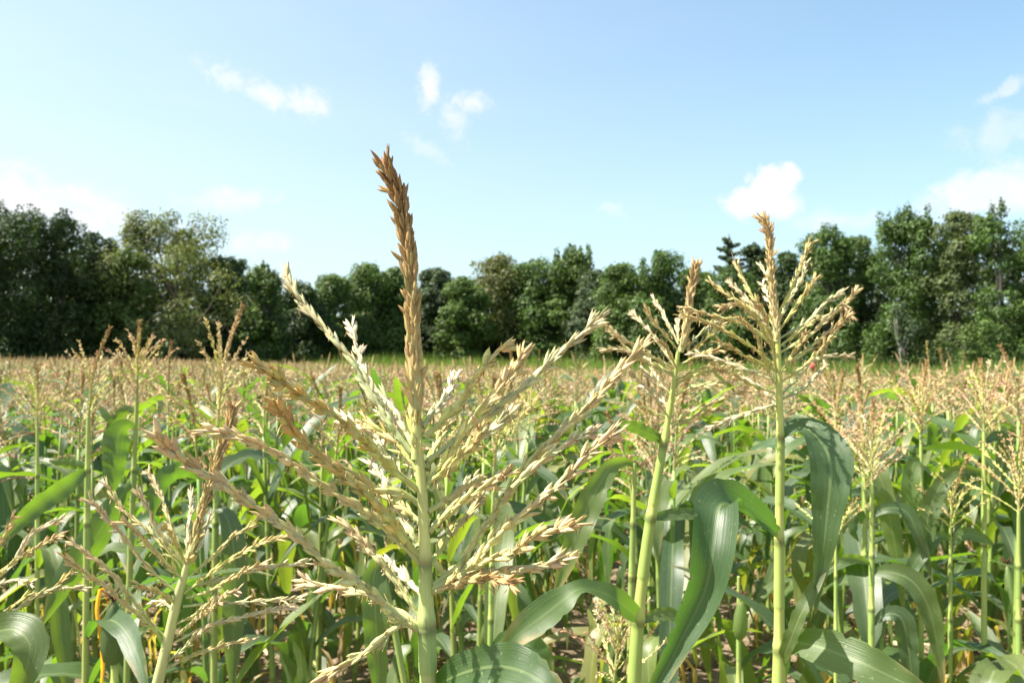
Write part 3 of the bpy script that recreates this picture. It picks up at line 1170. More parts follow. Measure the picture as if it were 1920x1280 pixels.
def tassel_parts(seed, nbranch, lod, upright=False):
    """central spike + branches as separate geos with their places: [(kind, geo, loc, rot)]"""
    rng = np.random.RandomState(seed)
    H = rng.uniform(0.10, 0.14)          # branch zone
    S = rng.uniform(0.13, 0.19)          # spike above
    pod_a = POD_MID if lod == 0 else POD_LOW
    out = []
    lean = rng.normal(0, 0.035, 2)
    C = catmull([(0, 0, 0), (lean[0] * .2, lean[1] * .2, H), (lean[0] * .5, lean[1] * .5, H + S * .5), (lean[0], lean[1], H + S)], 9)
    g = Geo()
    cc = np.repeat(np.array([(0.34, 0.38, 0.13)]), 9, 0)
    g.add(*tube(C, np.linspace(0.0042, 0.0012, 9), 5, cc))
    sp = C[4:] if lod else catmull(C[4:], 9)
    Ms, f = pod_mats(sp, rng, 0.0060 if lod == 0 else 0.011, 0.0125, 0.0025, 0.22, 0.34, 0.002, 4 if lod == 0 else 3, 0.0, 0.8)
    g.add_many(pod_a, Ms, pal_cols('spike', f, rng))
    out.append(('central_spike', g, (0, 0, 0), 0.0))
    pals = ['field', 'rose', 'field', 'rose', 'pink', 'rust'] if not upright else ['tan', 'pink', 'field', 'cream', 'yellow', 'rose']
    for k in range(nbranch):
        f = (k + 0.5) / nbranch
        z = H * f ** 1.1
        L = rng.uniform(0.13, 0.21) * (1.0 - 0.35 * f)
        el = R(rng.uniform(25, 55) + 22 * f)
        Cb = branch_curve(rng, L * (1.15 if upright else 1), el + (R(8) if upright else 0), R(rng.uniform(0, 35) if upright else rng.uniform(5, 95)), 7 if lod == 0 else 5)
        gb = branch_geo(rng, Cb, pals[rng.randint(6)], 0.0105 if lod == 0 else 0.018, 0.0125 if lod == 0 else 0.017, 0.0023 if lod == 0 else 0.003, pod_a, 4 if lod == 0 else 3, 2, 0.0010)
        c = C[np.argmin(abs(C[:, 2] - z))]
        out.append(('tassel_branch', gb, tuple(c), k * 2.4 + rng.normal(0, .3)))
    return out


def rotz_mat(a, loc, s=1.0):
    M = np.eye(4)
    c, q = math.cos(a) * s, math.sin(a) * s
    M[0, 0], M[0, 1], M[1, 0], M[1, 1], M[2, 2] = c, -q, q, c, s
    M[:3, 3] = loc
    return M


def ear_geo(L=0.17, r=0.021):
    ts = np.array([0, .08, .25, .5, .75, .92, 1.0])
    rs = np.array([.45, .8, 1.0, .95, .68, .32, .06]) * r
    C = np.stack([0 * ts, 0 * ts, ts * L], 1)
    g = Geo()
    V, Q, T, c, U = tube(C, rs, 9, (0.22, 0.33, 0.07))
    g.add(V, Q, T, c, U)
    return g


def silk_geo(L=0.17):
    rng = np.random.RandomState(3)
    g = Geo()
    for k in range(12):
        a = rng.uniform(0, 6.28)
        q = rng.uniform(0.008, 0.024)
        C = catmull([(0, 0, L * 0.96), (q * .4 * math.cos(a), q * .4 * math.sin(a), L * 1.08), (q * math.cos(a), q * math.sin(a), L * rng.uniform(1.0, 1.16))], 4)
        g.add(*tube(C, 0.0022, 3, (0.10, 0.045, 0.022)))
    return g


LEAVES = [g.mesh('leaf', M_LEAF) for g in leaf_set(11, 27, 15, 5)]
LEAVES_MID = [g.mesh('leaf', M_LEAF) for g in leaf_set(12, 18, 10, 3)]
DRY = [g.mesh('leaf', M_LEAF) for g in dry_leaf_set(13, 8, 11, 4)]
STALKS = []
for k in range(4):
    g, top = stalk_geo(np.random.RandomState(40 + k), 1.25, 0.0115, 0.0054, 8, 3)
    STALKS.append((g.mesh('stalk', M_STALK), top))
TASSELS = [[(nm, g.mesh(nm, M_TASSEL), loc, rz) for nm, g, loc, rz in tassel_parts(60 + k, 10 + k % 5, 0)] for k in range(6)]
TASSEL_MID = []
for k in range(6):
    G = Geo()
    for nm, g, loc, rz in tassel_parts(80 + k, 11, 1):
        G.add_geo(g.arrays(), rotz_mat(rz, loc))
    TASSEL_MID.append(G.mesh('tassel', M_TASSEL))
TASSEL_FULL = [[(nm, g.mesh(nm, M_TASSEL), loc, rz) for nm, g, loc, rz in tassel_parts(90 + k, 18 + k % 3, 0, True)] for k in range(4)]
EAR = ear_geo().mesh('ear', M_LEAF)
SILK = silk_geo().mesh('silk', M_LITTER)

LG = [(0.062, 0.108, 0.019), (0.045, 0.088, 0.020), (0.082, 0.128, 0.021), (0.052, 0.092, 0.030), (0.108, 0.150, 0.027)]
DRYC = [(0.40, 0.29, 0.13), (0.32, 0.20, 0.09), (0.26, 0.16, 0.07), (0.42, 0.33, 0.12)]


def plant_objects(rng, t, near, H=1.25, tassel=True, leaves=True, lean=None, nleaf=None, stalk_tint=None):
    """parts of one field plant under the Empty t (unit scale: leaf bearing stalk H high, tassel above)"""
    sm, top = STALKS[rng.randint(4)]
    k = H / 1.25
    g = rng.uniform(0.85, 1.15)
    put('stalk', sm, t, scale=(1, 1, k), color=stalk_tint or (0.8 * g * rng.uniform(0.75, 1.1), 0.8 * g, 0.72 * g))
    topz = (top[0], top[1], top[2] * k)
    az = rng.uniform(0, 6.283)
    if leaves:
        n = nleaf or (11 if near else 9)
        for q in range(n):
            f = 0.14 + 0.86 * (q + rng.uniform(0, .5)) / n
            z = H * f
            a = az + (q % 2) * math.pi + rng.normal(0, .35)
            dry = f < 0.42 and rng.uniform() < 0.7
            if dry:
                c = DRYC[rng.randint(4)]
                me = DRY[rng.randint(len(DRY))]
            else:
                c = np.array(LG[rng.randint(5)]) * rng.uniform(0.85, 1.15)
                if rng.uniform() < 0.05:
                    c = np.array((0.15, 0.155, 0.03))
                me = (LEAVES if near else LEAVES_MID)[rng.randint(27 if near else 18)]
            s = rng.uniform(0.8, 1.1) * (0.85 if f > 0.88 else 1.0)
            put('leaf', me, t, loc=(topz[0] * f * f, topz[1] * f * f, z), rot=(rng.normal(0, .08), rng.normal(0, .1), a), scale=s, color=c)
    if tassel:
        ta = rng.uniform(0, 6.283)
        tint = rng.uniform(0.85, 1.12)
        tc = (tint, tint * rng.uniform(0.93, 1.03), tint * rng.uniform(0.85, 1.05))
        tilt = (rng.normal(0, .12), rng.normal(0, .12), 0)
        if near:
            for nm, me, loc, rz in TASSELS[rng.randint(6)]:
                v = Matrix.Rotation(ta, 3, 'Z') @ Vector(loc)
                put(nm, me, t, loc=(topz[0] + v.x, topz[1] + v.y, topz[2] + v.z), rot=(0, 0, ta + rz), color=tc)
        else:
            put('tassel', TASSEL_MID[rng.randint(6)], t, loc=topz, rot=(tilt[0], tilt[1], ta), color=tc)
    if near and rng.uniform() < 0.5:
        z = H * rng.uniform(0.38, 0.52)
        e = put('ear', EAR, t, loc=(0.012 * math.cos(az), 0.012 * math.sin(az), z), rot=(0, R(rng.uniform(12, 24)), az), color=(0.55, 0.52, 0.5))
        put('silk', SILK, e)


# ------------------------------------------------------------------ hero plants, traced at their own distances
def trace(pts, d, dz_tip, n):
    """pixel polyline base->tip at distance d, drifting dz_tip metres toward (-) or away (+) by its end"""
    m = len(pts)
    out = []
    L = np.concatenate([[0], np.cumsum([math.hypot(pts[i + 1][0] - pts[i][0], pts[i + 1][1] - pts[i][1]) for i in range(m - 1)])])
    for (x, y), l in zip(pts, L):
        out.append(P(x, y, d + dz_tip * (l / L[-1]) ** 1.15))
    return catmull(out, n)


def hero_leaf(t, o, spec, d, rng, color=None, n=40, nc=7, fold=0.22, wave=0.17, wf=5.5):
    """spec rows: px, py, dz, half width px, roll in degrees (0 = faces the camera)"""
    rows = np.array([(r + (0,) * 5)[:5] for r in spec], float)
    C0 = np.array([P(r[0], r[1], d + r[2]) for r in rows])
    A = np.concatenate([C0, (rows[:, 3:4] / FPX * d), rows[:, 4:5]], 1)
    A = catmull(A, n)
    C, W, roll = A[:, :3], np.maximum(A[:, 3], 0.0004), np.radians(A[:, 4])
    T = unit(np.gradient(C, axis=0))
    view = unit(C - np.array((0, 0, CAM_H)))
    S0 = unit(np.cross(T, view))
    D0 = np.cross(S0, T)
    S = S0 * np.cos(roll)[:, None] + D0 * np.sin(roll)[:, None]
    N = np.cross(S, T)
    up = np.where(N[:, 2:3].mean() < 0, -1.0, 1.0)
    v = blade(C - np.asarray(o), N * up, W, nc, fold, wave, wf, rng, (1, 1, 1), cup=0.3)
    g = Geo().add(*v)
    return put('leaf', g.mesh('leaf', M_LEAF), t, color=color if color is not None else LG[rng.randint(3)])


def hero_stalk(t, o, pts, d, rpx, rng, col=STALK_C, nodes=(), dz=0.0, to_ground=True, sides=16, name='stalk', taper=None):
    """pts bottom->top in px; continues straight down to the ground"""
    C = np.array([P(x, y, d + dz) for x, y in pts])
    rr = np.interp(np.linspace(0, 1, len(pts)), np.linspace(0, 1, len(rpx)), rpx) / FPX * d
    if to_ground:
        A = catmull(np.concatenate([C, rr[:, None]], 1), 200)
        b = A[0, :3]
        tan = unit(A[3, :3] - A[0, :3])
        g0 = np.array((o[0], o[1], -0.03))
        c1 = b - tan * 0.45 * np.linalg.norm(b - g0)
        q = np.linspace(0, 1, 60)[:-1, None]
        low = (1 - q) ** 2 * g0 + 2 * q * (1 - q) * c1 + q * q * b
        A = np.concatenate([np.concatenate([low, A[0, 3] * (1.25 - 0.25 * q)], 1), A])
    else:
        A = catmull(np.concatenate([C, rr[:, None]], 1), 200)
    C, r = A[:, :3], A[:, 3]
    cc = np.repeat(np.array([col], float), len(C), 0)
    for ny in nodes:
        z = P(0, ny, d)[2]
        dd = C[:, 2] - z
        r = r * (1 + 0.22 * np.exp(-(dd / 0.006) ** 2)) * (1 + 0.10 * (dd > -0.075) * (dd < -0.004))
        cc[(dd > -0.075) & (dd < -0.004)] *= np.array((0.80, 0.92, 0.86))
        cc *= (1 - 0.55 * np.exp(-((dd + 0.004) / 0.005) ** 2))[:, None]
        cc *= (1 + 0.25 * np.exp(-((dd - 0.014) / 0.012) ** 2))[:, None]
    g = Geo().add(*tube(C - np.asarray(o), r, sides, cc))
    return put(name, g.mesh(name, M_STALK), t)


def hero_branch(t, o, pts, d, dz, pal, rng, spx=(13, 30, 11), hi=False, individual=None, a0=0.06, a1=0.17, pairs=2, rach=0.0016, name='tassel_branch', start=0.08, openf=0.6):
    """spx: spacing, pod length, pod width in px. individual: list that collects single spikelets"""
    pj = [(x + rng.normal(0, 2.2), y + rng.normal(0, 2.2)) if 0 < i < len(pts) - 1 else (x, y) for i, (x, y) in enumerate(pts)]
    C = trace(pj, d, dz, 26) - np.asarray(o)
    g = Geo()
    fr = np.linspace(0, 1, len(C))
    a, b = np.array(PAL[pal][0]), np.array(PAL[pal][1])
    col = (a * (1 - fr[:, None]) + b * fr[:, None]) * 0.9
    col[:4] = col[:4] * 0.5 + np.array((0.40, 0.46, 0.20)) * 0.5
    g.add(*tube(C, np.linspace(rach * 1.35, rach * 0.45, len(C)), 6, col))
    k = d / FPX
    am = []
    for _ in range(int(len(C) * 0.9)):
        q = C[rng.randint(3, len(C))]
        z = unit(np.array((rng.normal(0, .45), rng.normal(0, .45), -1.0)))
        x = unit(np.cross(z, (0.3, 1, 0)))
        M = np.eye(4)
        M[:3, 0], M[:3, 1], M[:3, 2] = x * 0.0005, np.cross(z, x) * 0.0005, z * rng.uniform(0.004, 0.008)
        M[:3, 3] = q + rng.normal(0, 0.0022, 3)
        am.append(M)
    g.add_many(POD_LOW, np.array(am), np.array(((0.42, 0.26, 0.11), (0.60, 0.48, 0.24)))[rng.randint(0, 2, len(am))])
    Ms, f = pod_mats(C, rng, spx[0] * k, spx[1] * k, spx[2] * k * 0.5, a0, a1, rach * 0.7, pairs, start)
    # pods swell and open toward the dry tip
    cols = pal_cols(pal, f, rng)
    op = rng.uniform(0, 1, len(f)) < openf * (0.4 + f)
    if individual is None:
        g.add_many(POD_HI if hi else POD_MID, Ms[~op], cols[~op])
        g.add_many(POD_OPEN, Ms[op], cols[op])
        return put(name, g.mesh(name, M_HUSK), t)
    br = put(name, g.mesh(name, M_HUSK), t)
    for M, c, q, ff in zip(Ms, cols, op, f):
        individual.append((br, M, c, q))
    return br


# ---- main tassel
DM = 0.56
o_m = P(803, 1290, DM).copy()
o_m[2] = 0.0
main = thing('corn_plant', 'tall near corn plant whose big brown tassel spike rises into the sky left of centre', 'corn plant', o_m, 'tall corn plants in front')
rng = np.random.RandomState(1)
STEM_C = (0.45, 0.48, 0.18)
hero_stalk(main, o_m, [(803, 1290), (800, 1170), (797, 1050), (792, 930), (786, 860), (780, 780), (777, 700), (776, 660)], DM, [14.5, 13.5, 11, 9.8, 8.8, 7.5, 6, 4.5], rng, STEM_C, (1165, 1045))
singles = []
hero_branch(main, o_m, [(778, 770), (777, 720), (775, 660), (773, 610), (770, 560), (762, 460), (742, 368), (730, 330), (719, 300)], DM, 0.01, 'spike', rng, (9.6, 32, 10.5), individual=singles,
            a0=0.26, a1=0.28, pairs=4, rach=0.0036, name='central_spike', start=0.02, openf=0.2)
# spikelets still green at the foot of the spike
hero_branch(main, o_m, [(781, 860), (779, 810), (777, 750)], DM, 0.0, 'yellow', rng, (17, 40, 15), individual=singles, a0=0.22, a1=0.3, pairs=2, rach=0.003, name='central_spike_foot', start=0.05)
MAIN_FRONT = [
    ([(790, 1043), (770, 1022), (737, 977), (683, 925), (640, 888), (600, 860), (570, 830), (542, 795), (520, 762), (512, 748)], -0.07, 'olive', (12.9, 33.4, 12.8)),
    ([(795, 1186), (762, 1165), (730, 1140), (680, 1100), (620, 1058), (570, 1015), (510, 970), (450, 925), (390, 890), (330, 850), (290, 808)], -0.10, 'pink', (12.0, 33.4, 12.0)),
    ([(785, 918), (745, 885), (700, 845), (655, 800), (600, 765), (560, 738), (520, 712), (490, 690), (472, 680)], -0.08, 'olive', (13.8, 35.2, 12.8)),
]
MAIN_BACK = [
    ([(788, 1055), (740, 1008), (690, 965), (640, 935), (590, 900), (540, 860), (490, 832), (440, 818), (398, 805)], -0.04, 'pink', (12.0, 31.7, 11.2)),
    ([(772, 848), (723, 783), (690, 727), (660, 677), (630, 640), (595, 605), (570, 570), (548, 535), (534, 508)], 0.04, 'green', (16.3, 35.2, 10.4)),
    ([(775, 835), (735, 765), (700, 725), (676, 690), (668, 655), (659, 613)], 0.08, 'cream', (13.8, 33.4, 11.2)),
    ([(783, 922), (760, 892), (725, 850), (700, 815), (668, 792), (640, 782)], 0.05, 'cream', (12.0, 31.7, 11.2)),
    ([(785, 945), (760, 930), (710, 915), (665, 895), (625, 875)], -0.02, 'tan', (13.8, 33.4, 11.2)),
    ([(783, 1025), (767, 990), (737, 940), (712, 895), (697, 868)], 0.05, 'cream', (11.2, 31.7, 12.0)),
    ([(790, 1160), (765, 1122), (735, 1082), (700, 1040), (670, 1006), (642, 978)], 0.02, 'pink', (12.0, 31.7, 12.0)),
    ([(792, 1175), (750, 1150), (705, 1122), (650, 1108), (600, 1098), (564, 1084)], 0.03, 'pink', (12.9, 31.7, 11.2)),
    ([(796, 1190), (765, 1168), (735, 1182), (700, 1210), (650, 1240), (592, 1282)], -0.03, 'tan', (12.9, 31.7, 10.4)),
    ([(803, 862), (850, 828), (890, 800), (940, 755), (985, 722), (1025, 690), (1060, 652), (1092, 620), (1130, 588)], 0.05, 'green', (13.8, 37.0, 10.4)),
    ([(798, 818), (835, 785), (860, 755), (880, 722), (905, 690), (930, 660), (965, 645)], 0.02, 'yellow', (14.6, 33.4, 12.0)),
    ([(803, 905), (830, 868), (855, 832), (887, 783), (925, 743), (950, 715), (970, 688), (983, 652)], 0.01, 'tan', (13.8, 35.2, 12.0)),
    ([(792, 800), (818, 765), (837, 738), (848, 718), (857, 698)], 0.05, 'cream', (12.9, 29.9, 10.4)),
    ([(803, 905), (835, 880), (862, 858), (885, 830), (900, 800)], -0.02, 'yellow', (10.3, 31.7, 12.0)),
    ([(806, 920), (850, 868), (890, 830), (935, 790), (960, 770)], 0.04, 'green', (12.9, 31.7, 9.6)),
    ([(812, 1096), (860, 1058), (890, 1012), (925, 965), (955, 915), (990, 870), (1040, 820), (1085, 775), (1120, 742), (1165, 692), (1212, 642)], 0.04, 'tan', (11.2, 37.0, 12.0)),
    ([(805, 1105), (845, 1085), (890, 1058), (925, 1010), (957, 973), (1005, 940), (1057, 903), (1107, 850), (1153, 812)], -0.03, 'pink', (11.2, 33.4, 11.2)),
    ([(960, 915), (1007, 873), (1047, 840), (1080, 822), (1113, 812)], 0.02, 'pink', (11.2, 31.7, 11.2)),
    ([(803, 958), (830, 940), (880, 913), (912, 903), (942, 890)], 0.02, 'pink', (12.9, 29.9, 9.6)),
    ([(806, 995), (830, 972), (862, 945), (910, 915), (955, 884)], -0.02, 'tan', (12.0, 31.7, 10.4)),
    ([(805, 1105), (840, 1090), (880, 1068), (920, 1048), (960, 1033), (1000, 1010), (1040, 995), (1080, 980)], -0.04, 'tan', (11.2, 31.7, 12.0)),
    ([(805, 1108), (870, 1082), (920, 1070), (970, 1068), (1020, 1060), (1066, 1046)], 0.0, 'pink', (11.2, 31.7, 12.0)),
    ([(808, 1112), (860, 1092), (920, 1085), (966, 1096)], -0.04, 'brown', (11.2, 29.9, 11.2)),
    ([(786, 900), (760, 850), (735, 800), (720, 770)], 0.05, 'cream', (12.0, 33.4, 10.0)),
    ([(800, 880), (822, 830), (838, 790)], 0.04, 'yellow', (12.0, 33.4, 10.0)),
    ([(788, 980), (750, 945), (715, 925), (690, 915)], 0.03, 'tan', (12.0, 33.4, 10.0)),
    ([(804, 1000), (840, 950), (872, 915), (890, 895)], 0.05, 'green', (12.0, 33.4, 10.0)),
    ([(806, 1060), (850, 1000), (880, 960), (905, 925)], 0.06, 'yellow', (12.0, 33.4, 10.0)),
    ([(796, 1120), (765, 1085), (740, 1060), (722, 1046)], 0.05, 'cream', (12.0, 33.4, 10.0)),
    ([(782, 880), (750, 842), (712, 806), (680, 786)], 0.02, 'yellow', (12.0, 33.4, 10.0)),
    ([(806, 1110), (850, 1070), (880, 1050), (900, 1040)], 0.04, 'green', (12.0, 33.4, 9.6)),
]
for pts, dz, pal, sp in MAIN_FRONT:
    hero_branch(main, o_m, pts, DM, dz, pal, rng, sp, individual=singles, rach=0.0017)
n_front = len(singles)
for pts, dz, pal, sp in MAIN_BACK:
    hero_branch(main, o_m, pts, DM, dz, pal, rng, sp, individual=singles, rach=0.0015)
POD_MESH = []
for k, arr in enumerate((POD_HI, POD_OPEN)):
    POD_MESH.append(Geo().add(*arr).mesh('spikelet', M_HUSK))
keep = min(n_front, 298)
rest_id = list(range(keep, len(singles)))
for br, M, c, q in singles[:keep]:
    ob = put('spikelet', POD_MESH[1 if q else 0], br, color=c)
    ob.matrix_local = Matrix(M.tolist())
g = Geo()
for isopen in (False, True):
    sel = [singles[i] for i in rest_id if singles[i][3] == isopen]
    g.add_many(POD_OPEN if isopen else POD_HI, np.array([s[1] for s in sel]), np.array([s[2] for s in sel]))
put('spikelet_mass', g.mesh('spikelet_mass', M_HUSK), main, kind='stuff')
print('SPIKELETS', len(singles), 'front', n_front)
hero_leaf(main, o_m, [(808, 1292, -.01, 10, 20), (850, 1268, -.03, 30, 20), (900, 1252, -.05, 38, 20), (950, 1250, -.07, 40, 15), (1000, 1268, -.09, 34, 10), (1040, 1300, -.10, 20, 0), (1070, 1350, -.1, 2, 0)], DM + .02, rng, LG[1])
hero_leaf(main, o_m, [(800, 1420, 0, 10, 0), (770, 1400, -.02, 30, 20), (690, 1420, -.05, 38, 20), (620, 1500, -.06, 30, 20), (590, 1600, -.06, 2, 0)], DM, rng, LG[0])

# ---- tall right plant
DB = 0.92
o_b = P(1460, 1290, DB).copy()
o_b[2] = 0
pb = thing('corn_plant', 'tall corn plant at right with thick yellow green stalk and wide leaves folded downward', 'corn plant', o_b, 'tall corn plants in front')
rng = np.random.RandomState(2)
hero_stalk(pb, o_b, [(1460, 1290), (1461, 1200), (1461, 1000), (1463, 850), (1461, 740), (1458, 640), (1456, 600)], DB, [11.5, 10, 8, 7.4, 6.2, 5, 3.6], rng, (0.42, 0.47, 0.13), (1212, 1008, 816))
hero_branch(pb, o_b, [(1457, 640), (1456, 600), (1453, 545), (1448, 485), (1440, 435), (1428, 405)], DB, 0.0, 'straw', rng, (6, 17, 5.2), hi=True, a0=0.24, a1=0.28, pairs=4, rach=0.0030, name='central_spike', start=0.0)
BR_B = [
    ([(1456, 592), (1485, 540), (1505, 490), (1519, 452)], 0.02, 'yellow'), ([(1457, 612), (1480, 562), (1500, 522), (1512, 490)], 0.05, 'green'),
    ([(1462, 618), (1490, 578), (1514, 546), (1530, 521)], -0.02, 'yellow'), ([(1462, 634), (1510, 600), (1550, 570), (1578, 548)], 0.04, 'green'),
    ([(1463, 648), (1520, 606), (1570, 580), (1592, 562), (1607, 543)], 0.0, 'tan'), ([(1464, 660), (1510, 632), (1556, 592), (1586, 572), (1594, 592)], -0.02, 'pink'),
    ([(1461, 718), (1500, 687), (1540, 648), (1572, 615), (1588, 592)], -0.05, 'tan'), ([(1464, 742), (1500, 704), (1540, 674), (1600, 665)], 0.06, 'green'),
    ([(1464, 748), (1500, 732), (1530, 704), (1548, 684)], 0.06, 'green'), ([(1463, 700), (1488, 660), (1500, 640), (1512, 622)], -0.04, 'tan'),
    ([(1463, 690), (1510, 655), (1545, 628), (1575, 604)], 0.03, 'tan'),
    ([(1452, 548), (1440, 522), (1428, 498)], 0.03, 'cream'), ([(1450, 602), (1440, 565), (1429, 531)], 0.05, 'cream'),
    ([(1452, 612), (1420, 560), (1395, 522), (1377, 488)], 0.04, 'yellow'), ([(1452, 627), (1415, 577), (1390, 549), (1373, 531)], 0.02, 'cream'),
    ([(1450, 642), (1400, 578), (1365, 553), (1334, 530)], 0.03, 'yellow'), ([(1452, 662), (1420, 602), (1385, 571), (1349, 577)], -0.05, 'tan'),
    ([(1452, 652), (1400, 606), (1340, 588), (1280, 575)], 0.0, 'tan'), ([(1450, 682), (1400, 642), (1340, 612), (1280, 591)], -0.02, 'yellow'),
    ([(1450, 692), (1400, 668), (1370, 651), (1347, 640)], -0.04, 'yellow'), ([(1450, 717), (1430, 672), (1415, 622), (1384, 595)], -0.06, 'yellow'),
    ([(1450, 712), (1400, 692), (1350, 672), (1297, 661)], 0.03, 'cream'), ([(1452, 737), (1410, 720), (1375, 702), (1339, 687)], -0.03, 'yellow'),
    ([(1456, 762), (1430, 737), (1397, 712)], 0.04, 'cream'), ([(1452, 758), (1410, 772), (1370, 786), (1337, 799)], 0.0, 'cream'),
    ([(1456, 700), (1448, 640), (1436, 590), (1420, 566)], -0.05, 'tan'),
]
for pts, dz, pal in BR_B:
    hero_branch(pb, o_b, pts, DB, dz, pal, rng, (6.6, 18, 4.5), hi=True, rach=0.0010)
hero_leaf(pb, o_b, [(1463, 820, 0, 9, 30), (1476, 808, 0, 15, 40), (1496, 801, 0, 22, 55), (1518, 806, -.01, 30, 50), (1540, 828, -.02, 36, 30), (1557, 865, -.03, 40, 12), (1556, 910, -.035, 35, 5), (1551, 960, -.035, 28, 0), (1546, 1010, -.035, 22, 0), (1540, 1060, -.03, 15, 10), (1533, 1105, -.03, 9, 20), (1528, 1150, -.03, 2, 20)], DB, rng, (0.044, 0.090, 0.024), n=46, nc=9, wave=0.05)
hero_leaf(pb, o_b, [(1464, 1245, 0, 8, 10), (1480, 1205, -.02, 14, 25), (1500, 1155, -.03, 15, 30), (1520, 1115, -.03, 13, 20), (1538, 1082, -.03, 8, 10), (1553, 1055, -.03, 1, 0)], DB, rng, LG[0])
hero_leaf(pb, o_b, [(1458, 1000, 0, 8, 0), (1442, 985, -.01, 18, -20), (1412, 966, -.03, 32, -35), (1382, 950, -.05, 40, -45), (1362, 944, -.062, 45, -42), (1350, 948, -.07, 47, -30), (1345, 968, -.08, 47, -10), (1340, 1000, -.09, 46, 0), (1335, 1045, -.10, 43, 0), (1324, 1100, -.10, 37, 0), (1305, 1145, -.10, 34, 0), (1282, 1190, -.10, 27, 0), (1256, 1240, -.10, 21, 0), (1225, 1295, -.10, 14, 0), (1200, 1345, -.1, 2, 0)], DB, rng, (0.040, 0.084, 0.024), n=70, nc=9, fold=0.5, wave=0.05)
hero_leaf(pb, o_b, [(1466, 1210, 0, 10, 10), (1495, 1204, -.02, 22, 10), (1535, 1212, -.04, 33, 12), (1575, 1226, -.06, 36, 12), (1625, 1246, -.08, 34, 10), (1675, 1270, -.09, 27, 5), (1725, 1294, -.1, 15, 0), (1775, 1325, -.1, 2, 0)], DB, rng, LG[0], n=44, nc=9, wave=0.08)
hero_leaf(pb, o_b, [(1455, 1500, 0, 9, 0), (1420, 1460, -.03, 28, 20), (1370, 1460, -.06, 36, 10), (1330, 1520, -.08, 32, 0), (1310, 1620, -.08, 2, 0)], DB, rng, LG[2])

# ---- second tall tassel, left of it
DD = 1.02
o_d = P(1188, 1290, DD).copy()
o_d[2] = 0
pd = thing('corn_plant', 'leaning corn plant with narrow folded leaves and pale tassel, left of the tallest right plant', 'corn plant', o_d, 'tall corn plants in front')
rng = np.random.RandomState(3)
hero_stalk(pd, o_d, [(1188, 1290), (1196, 1170), (1208, 1060), (1222, 960), (1236, 880), (1250, 800), (1262, 730), (1272, 655)], DD, [11.8, 11, 10, 9, 7.6, 6.3, 5, 3.8], rng, (0.36, 0.43, 0.11), (1160, 966, 828))
hero_branch(pd, o_d, [(1276, 660), (1284, 610), (1292, 570), (1301, 520), (1306, 492)], DD, 0.0, 'straw', rng, (6, 17, 5.2), hi=True, a0=0.24, a1=0.26, pairs=4, rach=0.0030, name='central_spike', start=0.0)
BR_D = [
    ([(1272, 645), (1255, 610), (1240, 580), (1224, 560)], 0.03, 'cream'), ([(1270, 655), (1240, 622), (1225, 598), (1212, 578)], 0.0, 'tan'),
    ([(1264, 685), (1222, 624), (1200, 602), (1182, 585)], 0.03, 'cream'), ([(1264, 690), (1210, 660), (1175, 640), (1150, 628)], -0.02, 'pink'),
    ([(1262, 700), (1190, 668), (1160, 630), (1136, 610)], 0.02, 'tan'), ([(1262, 705), (1220, 680), (1170, 662), (1128, 655)], -0.04, 'pink'),
    ([(1287, 655), (1318, 622), (1350, 596)], 0.03, 'green'), ([(1287, 665), (1320, 640), (1352, 608)], 0.0, 'yellow'),
    ([(1278, 682), (1310, 668), (1346, 655)], -0.03, 'tan'), ([(1270, 712), (1310, 692), (1340, 683), (1363, 672)], 0.02, 'yellow'),
    ([(1268, 720), (1300, 702), (1345, 690), (1384, 683)], 0.04, 'tan'), ([(1266, 742), (1300, 727), (1345, 717), (1385, 706)], -0.02, 'pink'),
    ([(1258, 795), (1300, 772), (1360, 748), (1411, 728)], -0.02, 'tan'), ([(1260, 800), (1310, 775), (1350, 765)], 0.02, 'tan'),
    ([(1250, 782), (1220, 770), (1190, 750)], 0.0, 'yellow'), ([(1251, 778), (1212, 732), (1195, 712), (1180, 695)], -0.03, 'cream'),
    ([(1258, 738), (1230, 712), (1201, 688)], 0.02, 'cream'), ([(1255, 760), (1228, 742), (1205, 722)], 0.04, 'cream'),
    ([(1272, 640), (1273, 605), (1276, 590)], 0.03, 'cream'), ([(1280, 640), (1290, 612), (1298, 600)], 0.03, 'green'),
    ([(1268, 690), (1250, 650), (1238, 640)], -0.04, 'tan'), ([(1252, 770), (1225, 690), (1205, 655)], 0.05, 'cream'),
]
for pts, dz, pal in BR_D:
    hero_branch(pd, o_d, pts, DD, dz, pal, rng, (6.6, 18, 4.5), hi=True, rach=0.0010)
hero_leaf(pd, o_d, [(1250, 828, 0, 6, 0), (1235, 822, 0, 10, 10), (1215, 813, -.01, 13, 20), (1190, 802, -.02, 12, 30), (1168, 795, -.03, 9, 40), (1150, 799, -.03, 6, 40), (1138, 815, -.03, 1, 0)], DD, rng, LG[1], n=26)
hero_leaf(pd, o_d, [(1220, 970, 0, 5, 0), (1242, 967, .01, 10, 10), (1272, 964, .02, 13, 20), (1302, 964, .03, 12, 20), (1332, 972, .03, 8, 10), (1352, 988, .03, 1, 0)], DD, rng, LG[1], n=26)
hero_leaf(pd, o_d, [(1204, 1163, 0, 7, 0), (1185, 1147, -.01, 17, -10), (1155, 1124, -.03, 22, -25), (1122, 1108, -.04, 20, -40), (1085, 1104, -.06, 18, -45), (1055, 1125, -.07, 26, -25), (1012, 1158, -.09, 29, -15), (975, 1185, -.1, 22, -5), (948, 1215, -.1, 11, 0), (930, 1250, -.1, 2, 0)], DD, rng, LG[0], n=44, wave=0.08)
hero_leaf(pd, o_d, [(1206, 1163, 0, 6, 0), (1235, 1152, .02, 13, 10), (1262, 1152, .03, 12, 10), (1285, 1165, .03, 2, 0)], DD, rng, LG[0], n=20)

